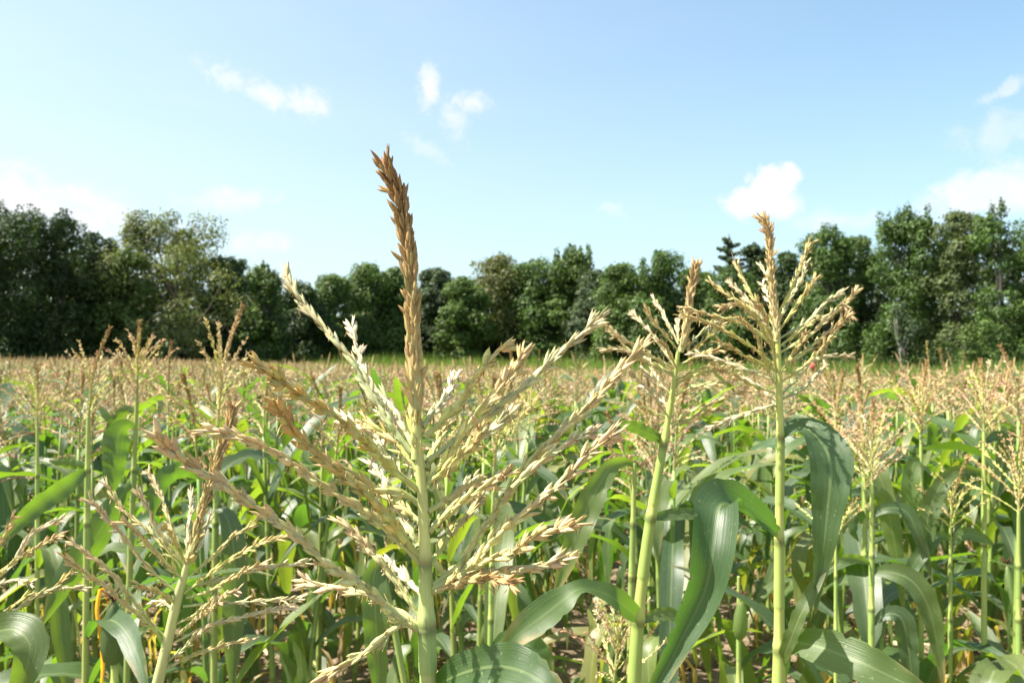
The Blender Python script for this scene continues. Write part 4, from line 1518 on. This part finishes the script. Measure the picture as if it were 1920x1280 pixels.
# ---- low left tassel
DC = 0.88
o_c = P(292, 1290, DC).copy()
o_c[2] = 0
pc = thing('corn_plant', 'shorter corn plant at lower left with wide open pale tassel leaning right', 'corn plant', o_c, 'tall corn plants in front')
rng = np.random.RandomState(4)
hero_stalk(pc, o_c, [(292, 1295), (315, 1200), (333, 1120), (345, 1080), (352, 1050)], DC, [10.5, 9.5, 8.5, 7, 5], rng, (0.44, 0.48, 0.20), ())
hero_branch(pc, o_c, [(352, 1055), (360, 1030), (380, 960), (400, 890), (416, 840), (430, 800), (438, 755)], DC, 0.05, 'brown', rng, (9, 24, 8), hi=True, a0=0.2, a1=0.28, pairs=4, rach=0.0028, name='central_spike', start=0.0)
BR_C = [
    ([(340, 1118), (300, 1085), (267, 1053), (220, 990), (190, 960), (170, 940)], -0.03, 'pink'), ([(346, 1072), (326, 1050), (283, 1003), (233, 953), (200, 908)], 0.02, 'tan'),
    ([(348, 1062), (320, 1022), (290, 985), (276, 945), (260, 923)], 0.0, 'pink'), ([(351, 1050), (330, 1012), (300, 936), (277, 883)], 0.04, 'pink'),
    ([(351, 1045), (352, 1000), (355, 960), (358, 922)], 0.05, 'cream'), ([(368, 1035), (385, 1000), (396, 962)], 0.03, 'cream'),
    ([(344, 1088), (318, 1062), (277, 1020), (250, 992), (226, 973)], -0.04, 'tan'), ([(330, 1132), (300, 1112), (280, 1103), (255, 1096)], -0.05, 'yellow'),
    ([(308, 1205), (270, 1165), (233, 1130), (200, 1100), (165, 1078), (117, 1041)], -0.06, 'tan'), ([(312, 1195), (280, 1160), (243, 1120), (200, 1063), (165, 1040), (136, 1018)], -0.02, 'pink'),
    ([(358, 1078), (400, 1040), (435, 1008), (460, 992), (487, 968)], 0.02, 'tan'), ([(345, 1112), (400, 1072), (450, 1042), (497, 1015), (541, 1005)], -0.02, 'yellow'),
    ([(352, 1102), (420, 1082), (500, 1064), (573, 1054)], 0.03, 'green'), ([(350, 1120), (400, 1100), (450, 1075), (497, 1055)], -0.03, 'tan'),
    ([(344, 1136), (420, 1130), (490, 1125), (561, 1122)], 0.0, 'green'), ([(332, 1168), (370, 1150), (400, 1120), (446, 1106)], -0.04, 'pink'),
    ([(328, 1203), (390, 1173), (440, 1157), (500, 1147), (548, 1136)], 0.02, 'cream'), ([(332, 1192), (365, 1162), (390, 1145), (412, 1128)], -0.05, 'pink'),
    ([(310, 1252), (360, 1232), (410, 1212), (468, 1199)], 0.02, 'tan'), ([(314, 1240), (345, 1210), (370, 1192), (392, 1178)], -0.03, 'green'),
    ([(338, 1145), (320, 1138), (302, 1132), (285, 1128)], 0.03, 'cream'), ([(350, 1060), (335, 1030), (318, 1000), (305, 985)], -0.05, 'yellow'),
]
for pts, dz, pal in BR_C:
    hero_branch(pc, o_c, pts, DC, dz, pal, rng, (8, 21, 5.2), hi=True, rach=0.0010)
hero_leaf(pc, o_c, [(290, 1400, 0, 9, 0), (250, 1370, -.03, 26, 20), (200, 1390, -.05, 30, 10), (160, 1450, -.06, 24, 0), (140, 1540, -.06, 2, 0)], DC, rng, LG[1])

# ---- plant cut by the left edge
DE = 0.90
o_e = P(-60, 1290, DE).copy()
o_e[2] = 0
pe = thing('corn_plant', 'pale tassel reaching in from the left edge, its stalk out of view', 'corn plant', o_e, 'tall corn plants in front')
rng = np.random.RandomState(6)
hero_stalk(pe, o_e, [(-60, 1290), (-52, 1200), (-45, 1110), (-40, 1040)], DE, [11, 9, 7, 4], rng, (0.44, 0.48, 0.20), (1210,))
for pts, dz, pal in [
    ([(-50, 1170), (0, 1160), (60, 1125), (110, 1100), (156, 1102)], 0.0, 'green'), ([(-48, 1140), (-10, 1090), (20, 1055), (60, 1000), (118, 972)], 0.04, 'cream'),
    ([(-46, 1120), (0, 1072), (40, 1045), (75, 1020), (112, 1003)], -0.02, 'tan'), ([(-46, 1110), (-20, 1050), (0, 1010), (18, 985), (27, 968)], 0.0, 'tan'),
    ([(-48, 1130), (0, 1095), (30, 1090), (57, 1092)], -0.04, 'cream'), ([(-52, 1190), (0, 1150), (50, 1120), (95, 1105), (135, 1070)], 0.05, 'olive'),
    ([(-50, 1230), (-10, 1190), (15, 1200)], -0.04, 'cream'), ([(-46, 1080), (-60, 1030), (-80, 980)], 0, 'tan'), ([(-46, 1090), (-90, 1040), (-120, 1010)], 0, 'pink'),
    ([(-42, 1050), (-36, 980), (-30, 900)], 0, 'spike')]:
    hero_branch(pe, o_e, pts, DE, dz, pal, rng, (8, 21, 5.2), hi=True, rach=0.0010)
hero_leaf(pe, o_e, [(-55, 1220, 0, 8, 0), (-20, 1190, -.03, 26, 10), (25, 1180, -.05, 34, 20), (55, 1205, -.06, 32, 15), (50, 1250, -.07, 24, 5), (30, 1300, -.07, 14, 0), (20, 1340, -.07, 2, 0)], DE, rng, LG[0])

# ------------------------------------------------------------------ recognisable plants a little farther in
USED = [o_m, o_b, o_d, o_c, o_e]


def mid_plant(px, pybase, pytop, d, label, seed, rpx=4.8, leaves=(), bottom=None, nleaf=4, tcol=None, small=1.0, name='corn_plant', foot=None):
    """stalk top (tassel foot) at (px, pytop); grows from the ground"""
    rng = np.random.RandomState(seed)
    top = P(px, pytop, d)
    o = P(foot if foot is not None else px, 1280, d).copy()
    o[2] = 0
    t = thing(name, label, 'corn plant', o, 'corn plants standing out of the field')
    fx = foot if foot is not None else px
    hero_stalk(t, o, [(fx, pybase), ((fx * 2 + px) / 3, pybase * .66 + pytop * .34), ((fx + px * 2) / 3, pybase * .33 + pytop * .67), (px, pytop)], d, [rpx * 1.15, rpx, rpx * 0.7], rng, np.array(STALK_C) * rng.uniform(.9, 1.15), (pybase - 120, pybase - 20), sides=10)
    if small > 0:
        ta = rng.uniform(0, 6.28)
        c = tcol or (1.05, 1.03, 0.95)
        tl = top - o
        for nm, me, loc, rz in TASSEL_FULL[seed % 4]:
            v = Matrix.Rotation(ta, 3, 'Z') @ Vector(loc) * small
            put(nm, me, t, loc=(tl[0] + v.x, tl[1] + v.y, tl[2] + v.z), rot=(0, 0, ta + rz), scale=small, color=c if nm != 'central_spike' else (1, 1, 1))
    for sp in leaves:
        hero_leaf(t, o, sp, d, rng, LG[rng.randint(4)], n=26, nc=5)
    H = tl[2] if small > 0 else top[2] - o[2]
    nleaf += 3
    for q in range(nleaf):
        z = H * (0.18 + 0.6 * q / max(nleaf, 1))
        cdry = rng.uniform() < 0.4 and q < 3
        put('leaf', DRY[rng.randint(8)] if cdry else LEAVES[rng.randint(27)], t, loc=(0, 0, z), rot=(0, 0, rng.uniform(0, 6.28)), scale=rng.uniform(.8, 1.05), color=DRYC[rng.randint(4)] if cdry else LG[rng.randint(5)])
    USED.append(o)
    return t


mid_plant(257, 1000, 742, 2.0, 'corn plant with reddish spike at the skyline and a leaf hanging flat below it', 21, 4.6, [
    [(253, 802, 0, 4, 10), (240, 797, -.01, 12, 30), (224, 810, -.02, 22, 20), (217, 848, -.03, 24, 5), (212, 890, -.03, 18, 0), (207, 925, -.03, 8, 0), (204, 948, -.03, 1, 0)],
    [(252, 770, 0, 4, 0), (238, 768, 0, 9, 10), (218, 785, 0, 11, 10), (200, 822, 0, 8, 10), (190, 850, 0, 1, 0)],
    [(250, 900, 0, 4, 0), (225, 935, -.03, 18, 20), (190, 990, -.06, 26, 15), (150, 1050, -.08, 26, 10), (110, 1110, -.1, 18, 5), (80, 1170, -.1, 2, 0)]], foot=246, tcol=(1.05, 1.0, 0.9), small=0.68)
mid_plant(407, 1000, 800, 2.0, 'corn plant with straight upright yellowish spike against the dark wood at left', 22, 4.8, [
    [(402, 885, 0, 4, 10), (383, 890, -.02, 11, 20), (340, 882, -.05, 18, 25), (307, 898, -.07, 18, 15), (290, 938, -.08, 12, 5), (284, 980, -.08, 1, 0)],
    [(405, 950, 0, 5, 10), (425, 968, -.02, 16, 25), (437, 1020, -.03, 23, 5), (440, 1090, -.03, 23, 0), (438, 1170, -.03, 20, 0), (436, 1240, -.03, 12, 0), (436, 1300, -.03, 2, 0)]], foot=404, tcol=(1.05, 1.08, 0.95), small=0.92)
mid_plant(166, 1000, 780, 1.75, 'corn plant with broad branched tan tassel left of the reddish spike', 23, 5.0, [
    [(164, 870, 0, 5, 0), (140, 872, 0, 10, 20), (112, 868, 0, 9, 30), (92, 862, 0, 2, 0)],
    [(163, 880, 0, 5, 0), (130, 905, -.03, 17, 20), (80, 940, -.06, 18, 15), (30, 985, -.08, 12, 10), (-5, 1030, -.1, 2, 0)]], foot=163, small=0.62)
mid_plant(70, 1010, 800, 2.4, 'corn plant with upright pale tassel nearest the left edge', 24, 3.6, nleaf=6, small=0.7)
mid_plant(1635, 1160, 905, 2.1, 'slim corn plant with spreading pale tassel just right of the big folded leaf', 25, 4.6, [
    [(1634, 967, 0, 4, 0), (1662, 952, -.01, 11, 10), (1698, 958, -.02, 13, 15), (1718, 992, -.03, 12, 5), (1735, 1040, -.03, 8, 0), (1748, 1090, -.03, 1, 0)],
    [(1636, 1072, 0, 5, 0), (1670, 1072, -.02, 16, 10), (1712, 1090, -.04, 21, 10), (1742, 1140, -.05, 19, 5), (1758, 1210, -.05, 12, 0), (1770, 1290, -.05, 2, 0)],
    [(1636, 1170, 0, 4, 0), (1662, 1150, -.01, 12, 10), (1690, 1158, -.02, 20, 15), (1702, 1205, -.02, 19, 0), (1710, 1270, -.02, 12, 0), (1716, 1330, -.02, 1, 0)],
    [(1632, 1056, 0, 3, 0), (1605, 1047, -.01, 9, 10), (1575, 1050, -.02, 8, 10), (1552, 1068, -.02, 1, 0)]], tcol=(1.1, 1.12, 1.05), foot=1634, nleaf=2, small=0.8)
mid_plant(1622, 1160, 915, 2.25, 'thicker yellow stalk standing close behind the slim right plant, with its own tassel', 26, 5.2, [
    [(1622, 985, 0, 5, 0), (1612, 960, -.01, 8, 10), (1602, 965, -.01, 10, 10), (1600, 995, -.01, 8, 10), (1610, 1015, 0, 1, 0)],
    [(1624, 930, .02, 6, 0), (1645, 925, .03, 16, 10), (1665, 960, .04, 20, 5), (1680, 1030, .04, 14, 0), (1690, 1100, .04, 8, 0), (1694, 1150, .04, 1, 0)]], foot=1620, tcol=(1.0, 0.95, 0.9), small=0.8)
mid_plant(1782, 1180, 990, 2.1, 'short corn plant with small stiff spike and leaves arching both ways at right', 27, 3.4, [
    [(1783, 1010, 0, 4, 0), (1760, 1005, -.01, 10, 5), (1725, 1040, -.02, 14, 0), (1705, 1075, -.02, 10, 0), (1690, 1110, -.02, 1, 0)],
    [(1784, 1020, 0, 5, 0), (1810, 1000, -.01, 13, 5), (1840, 1008, -.02, 10, 10), (1862, 1020, -.02, 3, 0)]], small=0.62, tcol=(1.1, 1.15, 0.9), nleaf=3)
mid_plant(1845, 1040, 810, 2.1, 'corn plant with tall stalk and bushy straw tassel near the right edge', 28, 4.4, [
    [(1840, 885, 0, 4, 0), (1805, 878, -.01, 9, 10), (1770, 900, -.02, 14, 10), (1745, 950, -.02, 18, 5), (1735, 1010, -.02, 14, 0), (1725, 1070, -.02, 2, 0)],
    [(1846, 830, 0, 4, 0), (1870, 818, .01, 12, 10), (1885, 840, .01, 16, 5), (1875, 900, .01, 12, 0), (1862, 950, .01, 2, 0)]], tcol=(1.03, 0.96, 0.9), small=0.72)
mid_plant(1727, 1040, 815, 2.3, 'corn plant with bushy straw tassel just behind and right of the slim right plant', 29, 4.0, [
    [(1727, 862, 0, 4, 0), (1712, 872, -.01, 14, 10), (1708, 930, -.02, 17, 0), (1722, 1000, -.02, 11, 0), (1730, 1060, -.02, 1, 0)]], tcol=(1.03, 0.96, 0.9), small=0.76)
mid_plant(926, 1180, 880, 1.75, 'slim corn plant with upright pale tassel directly behind the main tassel', 30, 4.6, [
    [(922, 1215, 0, 4, 0), (950, 1200, -.02, 18, 10), (990, 1208, -.03, 24, 5), (1018, 1238, -.03, 20, 0), (1036, 1280, -.03, 3, 0)]], tcol=(1.05, 1.18, 0.9), foot=920, small=0.75)
mid_plant(1150, 1400, 1288, 1.3, 'short corn plant with small bushy tassel at the bottom edge beside the leaning stalk', 31, 3.4, small=0.62, nleaf=2)
mid_plant(1567, 1200, 1015, 1.9, 'small fresh yellow green tassel low behind the big folded leaf', 32, 3.0, small=0.6, tcol=(1.05, 1.25, 0.8), nleaf=3)
mid_plant(1910, 1180, 960, 2.0, 'pale tassel cut by the right edge', 33, 4.4, small=0.8, tcol=(1.15, 1.15, 1.0), nleaf=5)
mid_plant(1190, 1100, 868, 1.3, 'tasselless stalk left of the leaning plant with one long leaf bent to the left', 34, 5.0, [
    [(1190, 872, 0, 5, 0), (1172, 864, 0, 9, 20), (1148, 872, -.01, 15, 20), (1125, 906, -.03, 22, 10), (1100, 956, -.04, 25, 5), (1078, 1010, -.05, 22, 0), (1058, 1065, -.05, 14, 0), (1038, 1120, -.05, 2, 0)]], foot=1184, small=0.0, nleaf=2)
mid_plant(716, 1180, 1060, 1.35, 'stalk behind the lower left of the main tassel with drooping folded leaf', 35, 5.0, [
    [(722, 1065, 0, 5, 0), (712, 1052, 0, 16, 20), (700, 1085, -.01, 24, 10), (704, 1150, -.02, 25, 0), (708, 1220, -.02, 22, 0), (712, 1300, -.02, 10, 0), (714, 1350, -.02, 1, 0)]], foot=740, small=0.0, nleaf=3)
t = mid_plant(1385, 1300, 1080, 2.1, 'plant with plump green ear low between the two right tall stalks', 36, 4.0, small=0.0, nleaf=3)
e_ = put('ear', EAR, t, loc=(0, -0.01, P(0, 1195, 2.1)[2]), rot=(R(4), R(2), 0), scale=(0.85, .85, 0.62), color=(0.6, 0.55, 0.5))
put('silk', SILK, e_)
t = mid_plant(215, 1300, 1120, 1.7, 'plant with big dark green ear and an orange dead leaf at lower left', 37, 6.0, small=0.0, nleaf=2)
e_ = put('ear', EAR, t, loc=(0, -0.01, P(0, 1240, 1.7)[2]), rot=(R(3), R(2), 0), scale=(1.15, 1.15, 0.75), color=(0.32, 0.38, 0.35))
put('silk', SILK, e_)
o = USED[-1]
hero_leaf(t, o, [(205, 1130, 0.02, 3, 0), (190, 1100, 0.02, 5, 20), (182, 1140, .02, 6, 0), (188, 1190, .02, 5, 0), (193, 1240, .02, 6, 0), (190, 1290, .02, 3, 0)], 1.7, np.random.RandomState(8), (0.55, 0.27, 0.04), n=24, nc=5, fold=0.7, wave=0.5)

# ------------------------------------------------------------------ the rows of the field
ROW_A = R(10)
ca, sa = math.cos(ROW_A), math.sin(ROW_A)


def scatter():
    rng = np.random.RandomState(9)
    pts = []
    for r in range(-120, 120):
        q = r * 0.66
        s = np.arange(0.3, 62, 0.19) + rng.uniform(-.06, .06)
        s = s + rng.normal(0, 0.035, len(s))
        qq = q + rng.normal(0, 0.05, len(s))
        x = qq * ca + s * sa
        y = -qq * sa + s * ca
        pts.append(np.stack([x, y], 1))
    p = np.concatenate(pts)
    p = p[p[:, 1] > 0.4]
    b = p[:, 0] / p[:, 1] * FPX + 960
    keep = (p[:, 1] < field_edge(p[:, 0], p[:, 1])) & (b > -520) & (b < 2300) | ((p[:, 1] < 9) & (p[:, 0] > -7.5) & (p[:, 0] < 6))
    p = p[keep]
    d = np.hypot(p[:, 0], p[:, 1])
    b = p[:, 0] / p[:, 1] * FPX + 960
    inview = (b > -60) & (b < 1980)
    prob = np.where(inview, np.interp(p[:, 1], [1.9, 2.2, 3.0, 4.0, 18, 30], [0.0, 0.55, 0.85, 0.98, 0.98, 0.6]), np.where(p[:, 1] < 1.9, 0.0, 0.9))
    ok = rng.uniform(0, 1, len(p)) < prob
    p = p[ok]
    u = np.array([(q[0], q[1]) for q in USED])
    dm = np.min(np.hypot(p[:, None, 0] - u[None, :, 0], p[:, None, 1] - u[None, :, 1]), 1)
    return p[dm > 0.14]


def tall(x, y):
    """how tall the crop stands: lower in the far middle and right of the field"""
    b = x / max(y, 0.5) * FPX + 960
    lo = np.interp(b, [200, 500, 1000, 1500, 1900], [0.95, 0.84, 0.77, 0.74, 0.70])
    return float(np.interp(y, [5, 9, 18], [1.0, 0.97, lo]))


FIELD = scatter()
_b = FIELD[:, 0] / FIELD[:, 1] * FPX + 960
_in = (_b > -90) & (_b < 2010)
_order = np.argsort(np.where(_in, FIELD[:, 1], 1e6))
N_IND = 300 - len(USED)
ind = FIELD[_order[:N_IND]]
rest = FIELD[_order[N_IND:]]
N_NEAR = 64
rng = np.random.RandomState(15)
near = ind[:N_NEAR]
near = near[np.argsort(near[:, 0] / near[:, 1])]
print('FIELD', len(FIELD), 'near to', near[:, 1].max(), 'ind to', ind[:, 1].max())
ORD = ['first', 'second', 'third', 'fourth', 'fifth', 'sixth', 'seventh', 'eighth', 'ninth', 'tenth', 'eleventh', 'twelfth', 'thirteenth', 'fourteenth', 'fifteenth', 'sixteenth']
MARKS = [(110, 'the far left spiky tree'), (322, 'the tall airy tree'), (560, 'the dip in the treeline'), (770, 'the tall brown tassel spike'), (935, 'the domed oak'), (1075, 'the twin spired tree'),
         (1280, 'the leaning tassel'), (1457, 'the tall right tassel'), (1640, 'the slim right plant'), (1792, 'the pale grey green tree'), (1950, 'the right edge')]
MID_Y = float(np.median(ind[N_NEAR:, 1]))
cnt = {}
for x, y in near:
    b = x / y * FPX + 960
    k = int(np.argmin([abs(b - m[0]) for m in MARKS]))
    c = cnt[k] = cnt.get(k, -1) + 1
    lab = '%s corn plant from the left in the nearest rows below %s' % (ORD[min(c, 15)], MARKS[k][1])
    t = thing('corn_plant', lab, 'corn plant', (x, y, 0), 'corn plants in the nearest rows', rng.uniform(0, 6.28), rng.uniform(0.99, 1.08))
    t.rotation_euler = (rng.normal(0, 0.05), rng.normal(0, 0.05), t.rotation_euler[2])
    plant_objects(rng, t, True, 1.25 * rng.uniform(0.93, 1.05))
for x, y in ind[N_NEAR:]:
    b = x / y * FPX + 960
    k = int(np.argmin([abs(b - m[0]) for m in MARKS]))
    where = 'behind the nearest rows' if y < MID_Y else 'in the farther rows'
    t = thing('corn_plant', 'tan tasselled corn plant %s, below %s' % (where, MARKS[k][1]), 'corn plant', (x, y, 0), 'corn plants %s below %s' % (where, MARKS[k][1]), rng.uniform(0, 6.28), rng.uniform(0.98, 1.08) * tall(x, y))
    plant_objects(rng, t, False, 1.25 * rng.uniform(0.92, 1.03))


def light_tassel(rng, gt, H, nb, seg):
    """tassel for plants far off: knobbly tapering strands instead of single spikelets"""
    S = rng.uniform(0.24, 0.33)
    ln = rng.normal(0, .05, 2)
    n = seg + 2
    s = np.linspace(0, 1, n)
    C = np.stack([ln[0] * s ** 1.5, ln[1] * s ** 1.5, H + S * s], 1)
    rad = np.where(s < 0.42, 0.004, 0.0085) * rng.uniform(0.8, 1.15, n)
    rad[-1] = 0.003
    col = np.where((s < 0.42)[:, None], np.array((0.40, 0.40, 0.15)), np.array(PAL['rust'][0]))
    gt.add(*tube(C, rad, 3, col, False))
    for k in range(nb):
        f = k / nb
        Cb = branch_curve(rng, rng.uniform(.14, .21) * (1 - 0.3 * f), R(rng.uniform(20, 50) + 20 * f), R(rng.uniform(5, 95)), seg + 1)
        a = k * 2.4 + rng.normal(0, .3)
        c_, s_ = math.cos(a), math.sin(a)
        Cb = Cb @ np.array([[c_, s_, 0], [-s_, c_, 0], [0, 0, 1]]) + np.array((0, 0, H + 0.13 * f))
        rad = 0.0037 * rng.uniform(0.55, 1.6, seg + 1)
        rad[0] = 0.0018
        pal = PAL[['field', 'rose', 'field', 'pink', 'rust'][rng.randint(5)]]
        q = np.linspace(0, 1, seg + 1)[:, None]
        gt.add(*tube(Cb, rad, 3, (np.array(pal[0]) * (1 - q) + np.array(pal[1]) * q) * rng.uniform(.85, 1.15, (seg + 1, 1)), False))


def low_plant(seed, lod):
    """one field plant as a light geometry for the mass of the field"""
    rng = np.random.RandomState(seed)
    gl, gt, gs = Geo(), Geo(), Geo()
    H = 1.25
    if lod == 1:
        g, top = stalk_geo(rng, H, 0.012, 0.006, 5, 1, 4)
        gs.add_geo(g.arrays())
        L = leaf_set(seed, 11, 8, 3)
        az = rng.uniform(0, 6.28)
        for q in range(11):
            f = 0.25 + 0.8 * (q + rng.uniform(0, .5)) / 11
            gl.add_geo(L[q].arrays(), rotz_mat(az + (q % 2) * math.pi + rng.normal(0, .4), (0, 0, H * f), rng.uniform(.8, 1.1)), np.array(LG[rng.randint(5)]))
        light_tassel(rng, gt, H, 10, 8)
    else:
        C = np.array([(0, 0, 0), (0, 0, H)])
        gs.add(*tube(C, [0.012, 0.006], 3, STALK_C, False))
        nl = 8 if lod == 2 else 5
        L = leaf_set(seed, nl, 5, 2)
        az = rng.uniform(0, 6.28)
        for q in range(nl):
            f = 0.4 + 0.66 * (q + rng.uniform(0, .5)) / nl
            gl.add_geo(L[q].arrays(), rotz_mat(az + (q % 2) * math.pi + rng.normal(0, .4), (0, 0, H * f), rng.uniform(.9, 1.15)), np.array(LG[rng.randint(5)]))
        light_tassel(rng, gt, H, 8 if lod == 2 else 6, 4 if lod == 2 else 3)
    return gl.arrays(), gt.arrays(), gs.arrays()


def build_mass():
    rng = np.random.RandomState(19)
    d = rest[:, 1]
    vis = (rest[:, 0] / rest[:, 1] * FPX + 960 > -90) & (rest[:, 0] / rest[:, 1] * FPX + 960 < 2010)
    lod1 = (d < 12.5) & vis
    lod3 = d > 21
    GL, GT, GS = Geo(), Geo(), Geo()
    for sel, lod, nv in ((lod1, 1, 16), (~lod1 & ~lod3, 2, 14), (lod3, 3, 12)):
        pts = rest[sel]
        var = rng.randint(0, nv, len(pts))
        for v in range(nv):
            a, b, c = low_plant(200 + 20 * lod + v, lod)
            pp = pts[var == v]
            if not len(pp):
                continue
            Ms = np.array([rotz_mat(rng.uniform(0, 6.28), (x, y, 0), rng.uniform(0.88, 1.09) * tall(x, y)) for x, y in pp])
            # a slight lean each
            tl = rng.normal(0, 0.08, (len(pp), 2))
            Ms[:, 0, 2] += tl[:, 0]
            Ms[:, 1, 2] += tl[:, 1]
            g = rng.normal(1, 0.12, (len(pp), 1))
            GL.add_many(a, Ms, np.clip(g * rng.normal(1, .05, (len(pp), 3)), .5, 1.5))
            GT.add_many(b, Ms, np.clip(rng.normal(1, .1, (len(pp), 1)) * rng.normal(1, .04, (len(pp), 3)), .6, 1.3))
            GS.add_many(c, Ms, np.clip(rng.normal(1, .1, (len(pp), 1)).repeat(3, 1), .6, 1.3))
    print('MASS tris', sum(len(q) for G in (GL, GT, GS) for q in G.Q) * 2)
    o = put('corn_field', GL.mesh('corn_field', M_LEAF))
    o['kind'] = 'stuff'
    o['label'] = 'mass of corn plants filling the field behind the nearer rows'
    q = put('tassels', GT.mesh('tassels', M_TASSEL), o)
    q['kind'] = 'stuff'
    q = put('stalks', GS.mesh('stalks', M_STALK), o)
    q['kind'] = 'stuff'


build_mass()

# ------------------------------------------------------------------ on the soil
def build_litter():
    rng = np.random.RandomState(23)
    g = Geo()
    for k in range(2600):
        y = rng.uniform(1.5, 9.5)
        x = rng.uniform(-0.72, 0.72) * y
        L, W = rng.uniform(0.05, 0.26), rng.uniform(0.006, 0.02)
        a = rng.uniform(0, 6.28)
        s = np.linspace(0, 1, 6)
        bend = rng.normal(0, 1.2)
        th = a + bend * s
        C = np.stack([x + np.cumsum(np.cos(th)) * L / 6, y + np.cumsum(np.sin(th)) * L / 6, 0.035 + np.abs(rng.normal(0, .02)) * np.sin(s * 3.14) + rng.uniform(-.01, .03)], 1)
        N = np.tile(unit(np.array((rng.normal(0, .5), rng.normal(0, .5), 1))), (6, 1))
        c = np.array([(0.46, 0.35, 0.19), (0.34, 0.23, 0.11), (0.22, 0.13, 0.06), (0.52, 0.43, 0.27)][rng.randint(4)])
        g.add(*blade(C, N, W * np.array([.4, .9, 1, .9, .6, .1]), 3, rng.uniform(-.6, .6), 0.3, 2, rng, c))
    o = put('leaf_litter', g.mesh('leaf_litter', M_LITTER))
    o['kind'] = 'stuff'
    o['label'] = 'dry brown corn leaf litter lying on the soil'
    g = Geo()
    ico = pod(6, [0, .3, .7, 1.0], [.5, 1.0, .85, .2], 0.9).arrays()
    n = 1000
    y = rng.uniform(1.5, 9, n)
    x = rng.uniform(-.72, .72, n) * y
    Ms = np.zeros((n, 4, 4))
    for i in range(n):
        s = abs(rng.normal(0, .016)) + 0.006
        M = rotz_mat(rng.uniform(0, 6.28), (x[i], y[i], -0.005))
        Ms[i] = M @ np.diag([s * rng.uniform(.8, 1.5), s, s * rng.uniform(0.9, 1.6), 1])
    g.add_many(ico, Ms, np.array((0.0, 0, 0))[None].repeat(n, 0))
    o = put('soil_clods', g.mesh('soil_clods', M_SOIL, False))
    o['kind'] = 'stuff'
    o['label'] = 'crumbly clods of brown soil between the rows'
    g = Geo()
    for k in range(260):
        y = rng.uniform(2.6, 9.5)
        x = rng.uniform(-.7, .7) * y
        hgt = rng.uniform(0.05, 0.28)
        for m in range(rng.randint(7, 15)):
            L, W = rng.uniform(.05, .13), rng.uniform(.006, .014)
            v = arch_leaf(rng, L, W, 5, 3, R(rng.uniform(0, 70)), R(rng.uniform(-50, 10)))
            M = rotz_mat(rng.uniform(0, 6.28), (x + rng.normal(0, .05), y + rng.normal(0, .05), rng.uniform(0, hgt)))
            g.add_geo((v[0].astype(np.float32), v[1], np.zeros((0, 3), int), np.tile(np.array((0.085, 0.17, 0.03)) * rng.uniform(.7, 1.2), (len(v[0]), 1)), v[4]), M)
    o = put('weeds', g.mesh('weeds', M_GRASS))
    o['kind'] = 'stuff'
    o['label'] = 'small green weeds growing on the soil between the rows'


build_litter()


def build_stake():
    o = P(1526, 690, 14.0).copy()
    z = o[2]
    o[2] = 0
    t = thing('marker_stake', 'small red topped stake among the corn just right of the tall right tassel', 'stake', o)
    m, nt = mat_new('red_paint')
    b = NB(nt)
    geo = b.n('ShaderNodeNewGeometry')
    c = b.mix(b.step(b.noise(geo.outputs['Position'], 30.0), 0.35, 0.7), (0.50, 0.07, 0.05, 1), (0.62, 0.13, 0.10, 1))
    bs = b.n('ShaderNodeBsdfPrincipled')
    b.L(c, bs.inputs['Base Color'])
    bs.inputs['Roughness'].default_value = 0.6
    out = b.n('ShaderNodeOutputMaterial')
    b.L(bs.outputs[0], out.inputs[0])
    C = np.array([(0, 0, -0.05), (0.005, 0, z * .5), (0, 0, z + 0.02)])
    put('pole', Geo().add(*tube(C, [0.022, 0.02, 0.018], 8)).mesh('pole', m), t)
    ts = np.array([0, .1, .5, .9, 1.0])
    C = np.stack([-.02 + 0 * ts, 0 * ts, z - .02 + ts * 0.12], 1)
    put('cap', Geo().add(*tube(C, [.02, .05, .055, .045, .02], 8)).mesh('cap', m), t)


build_stake()
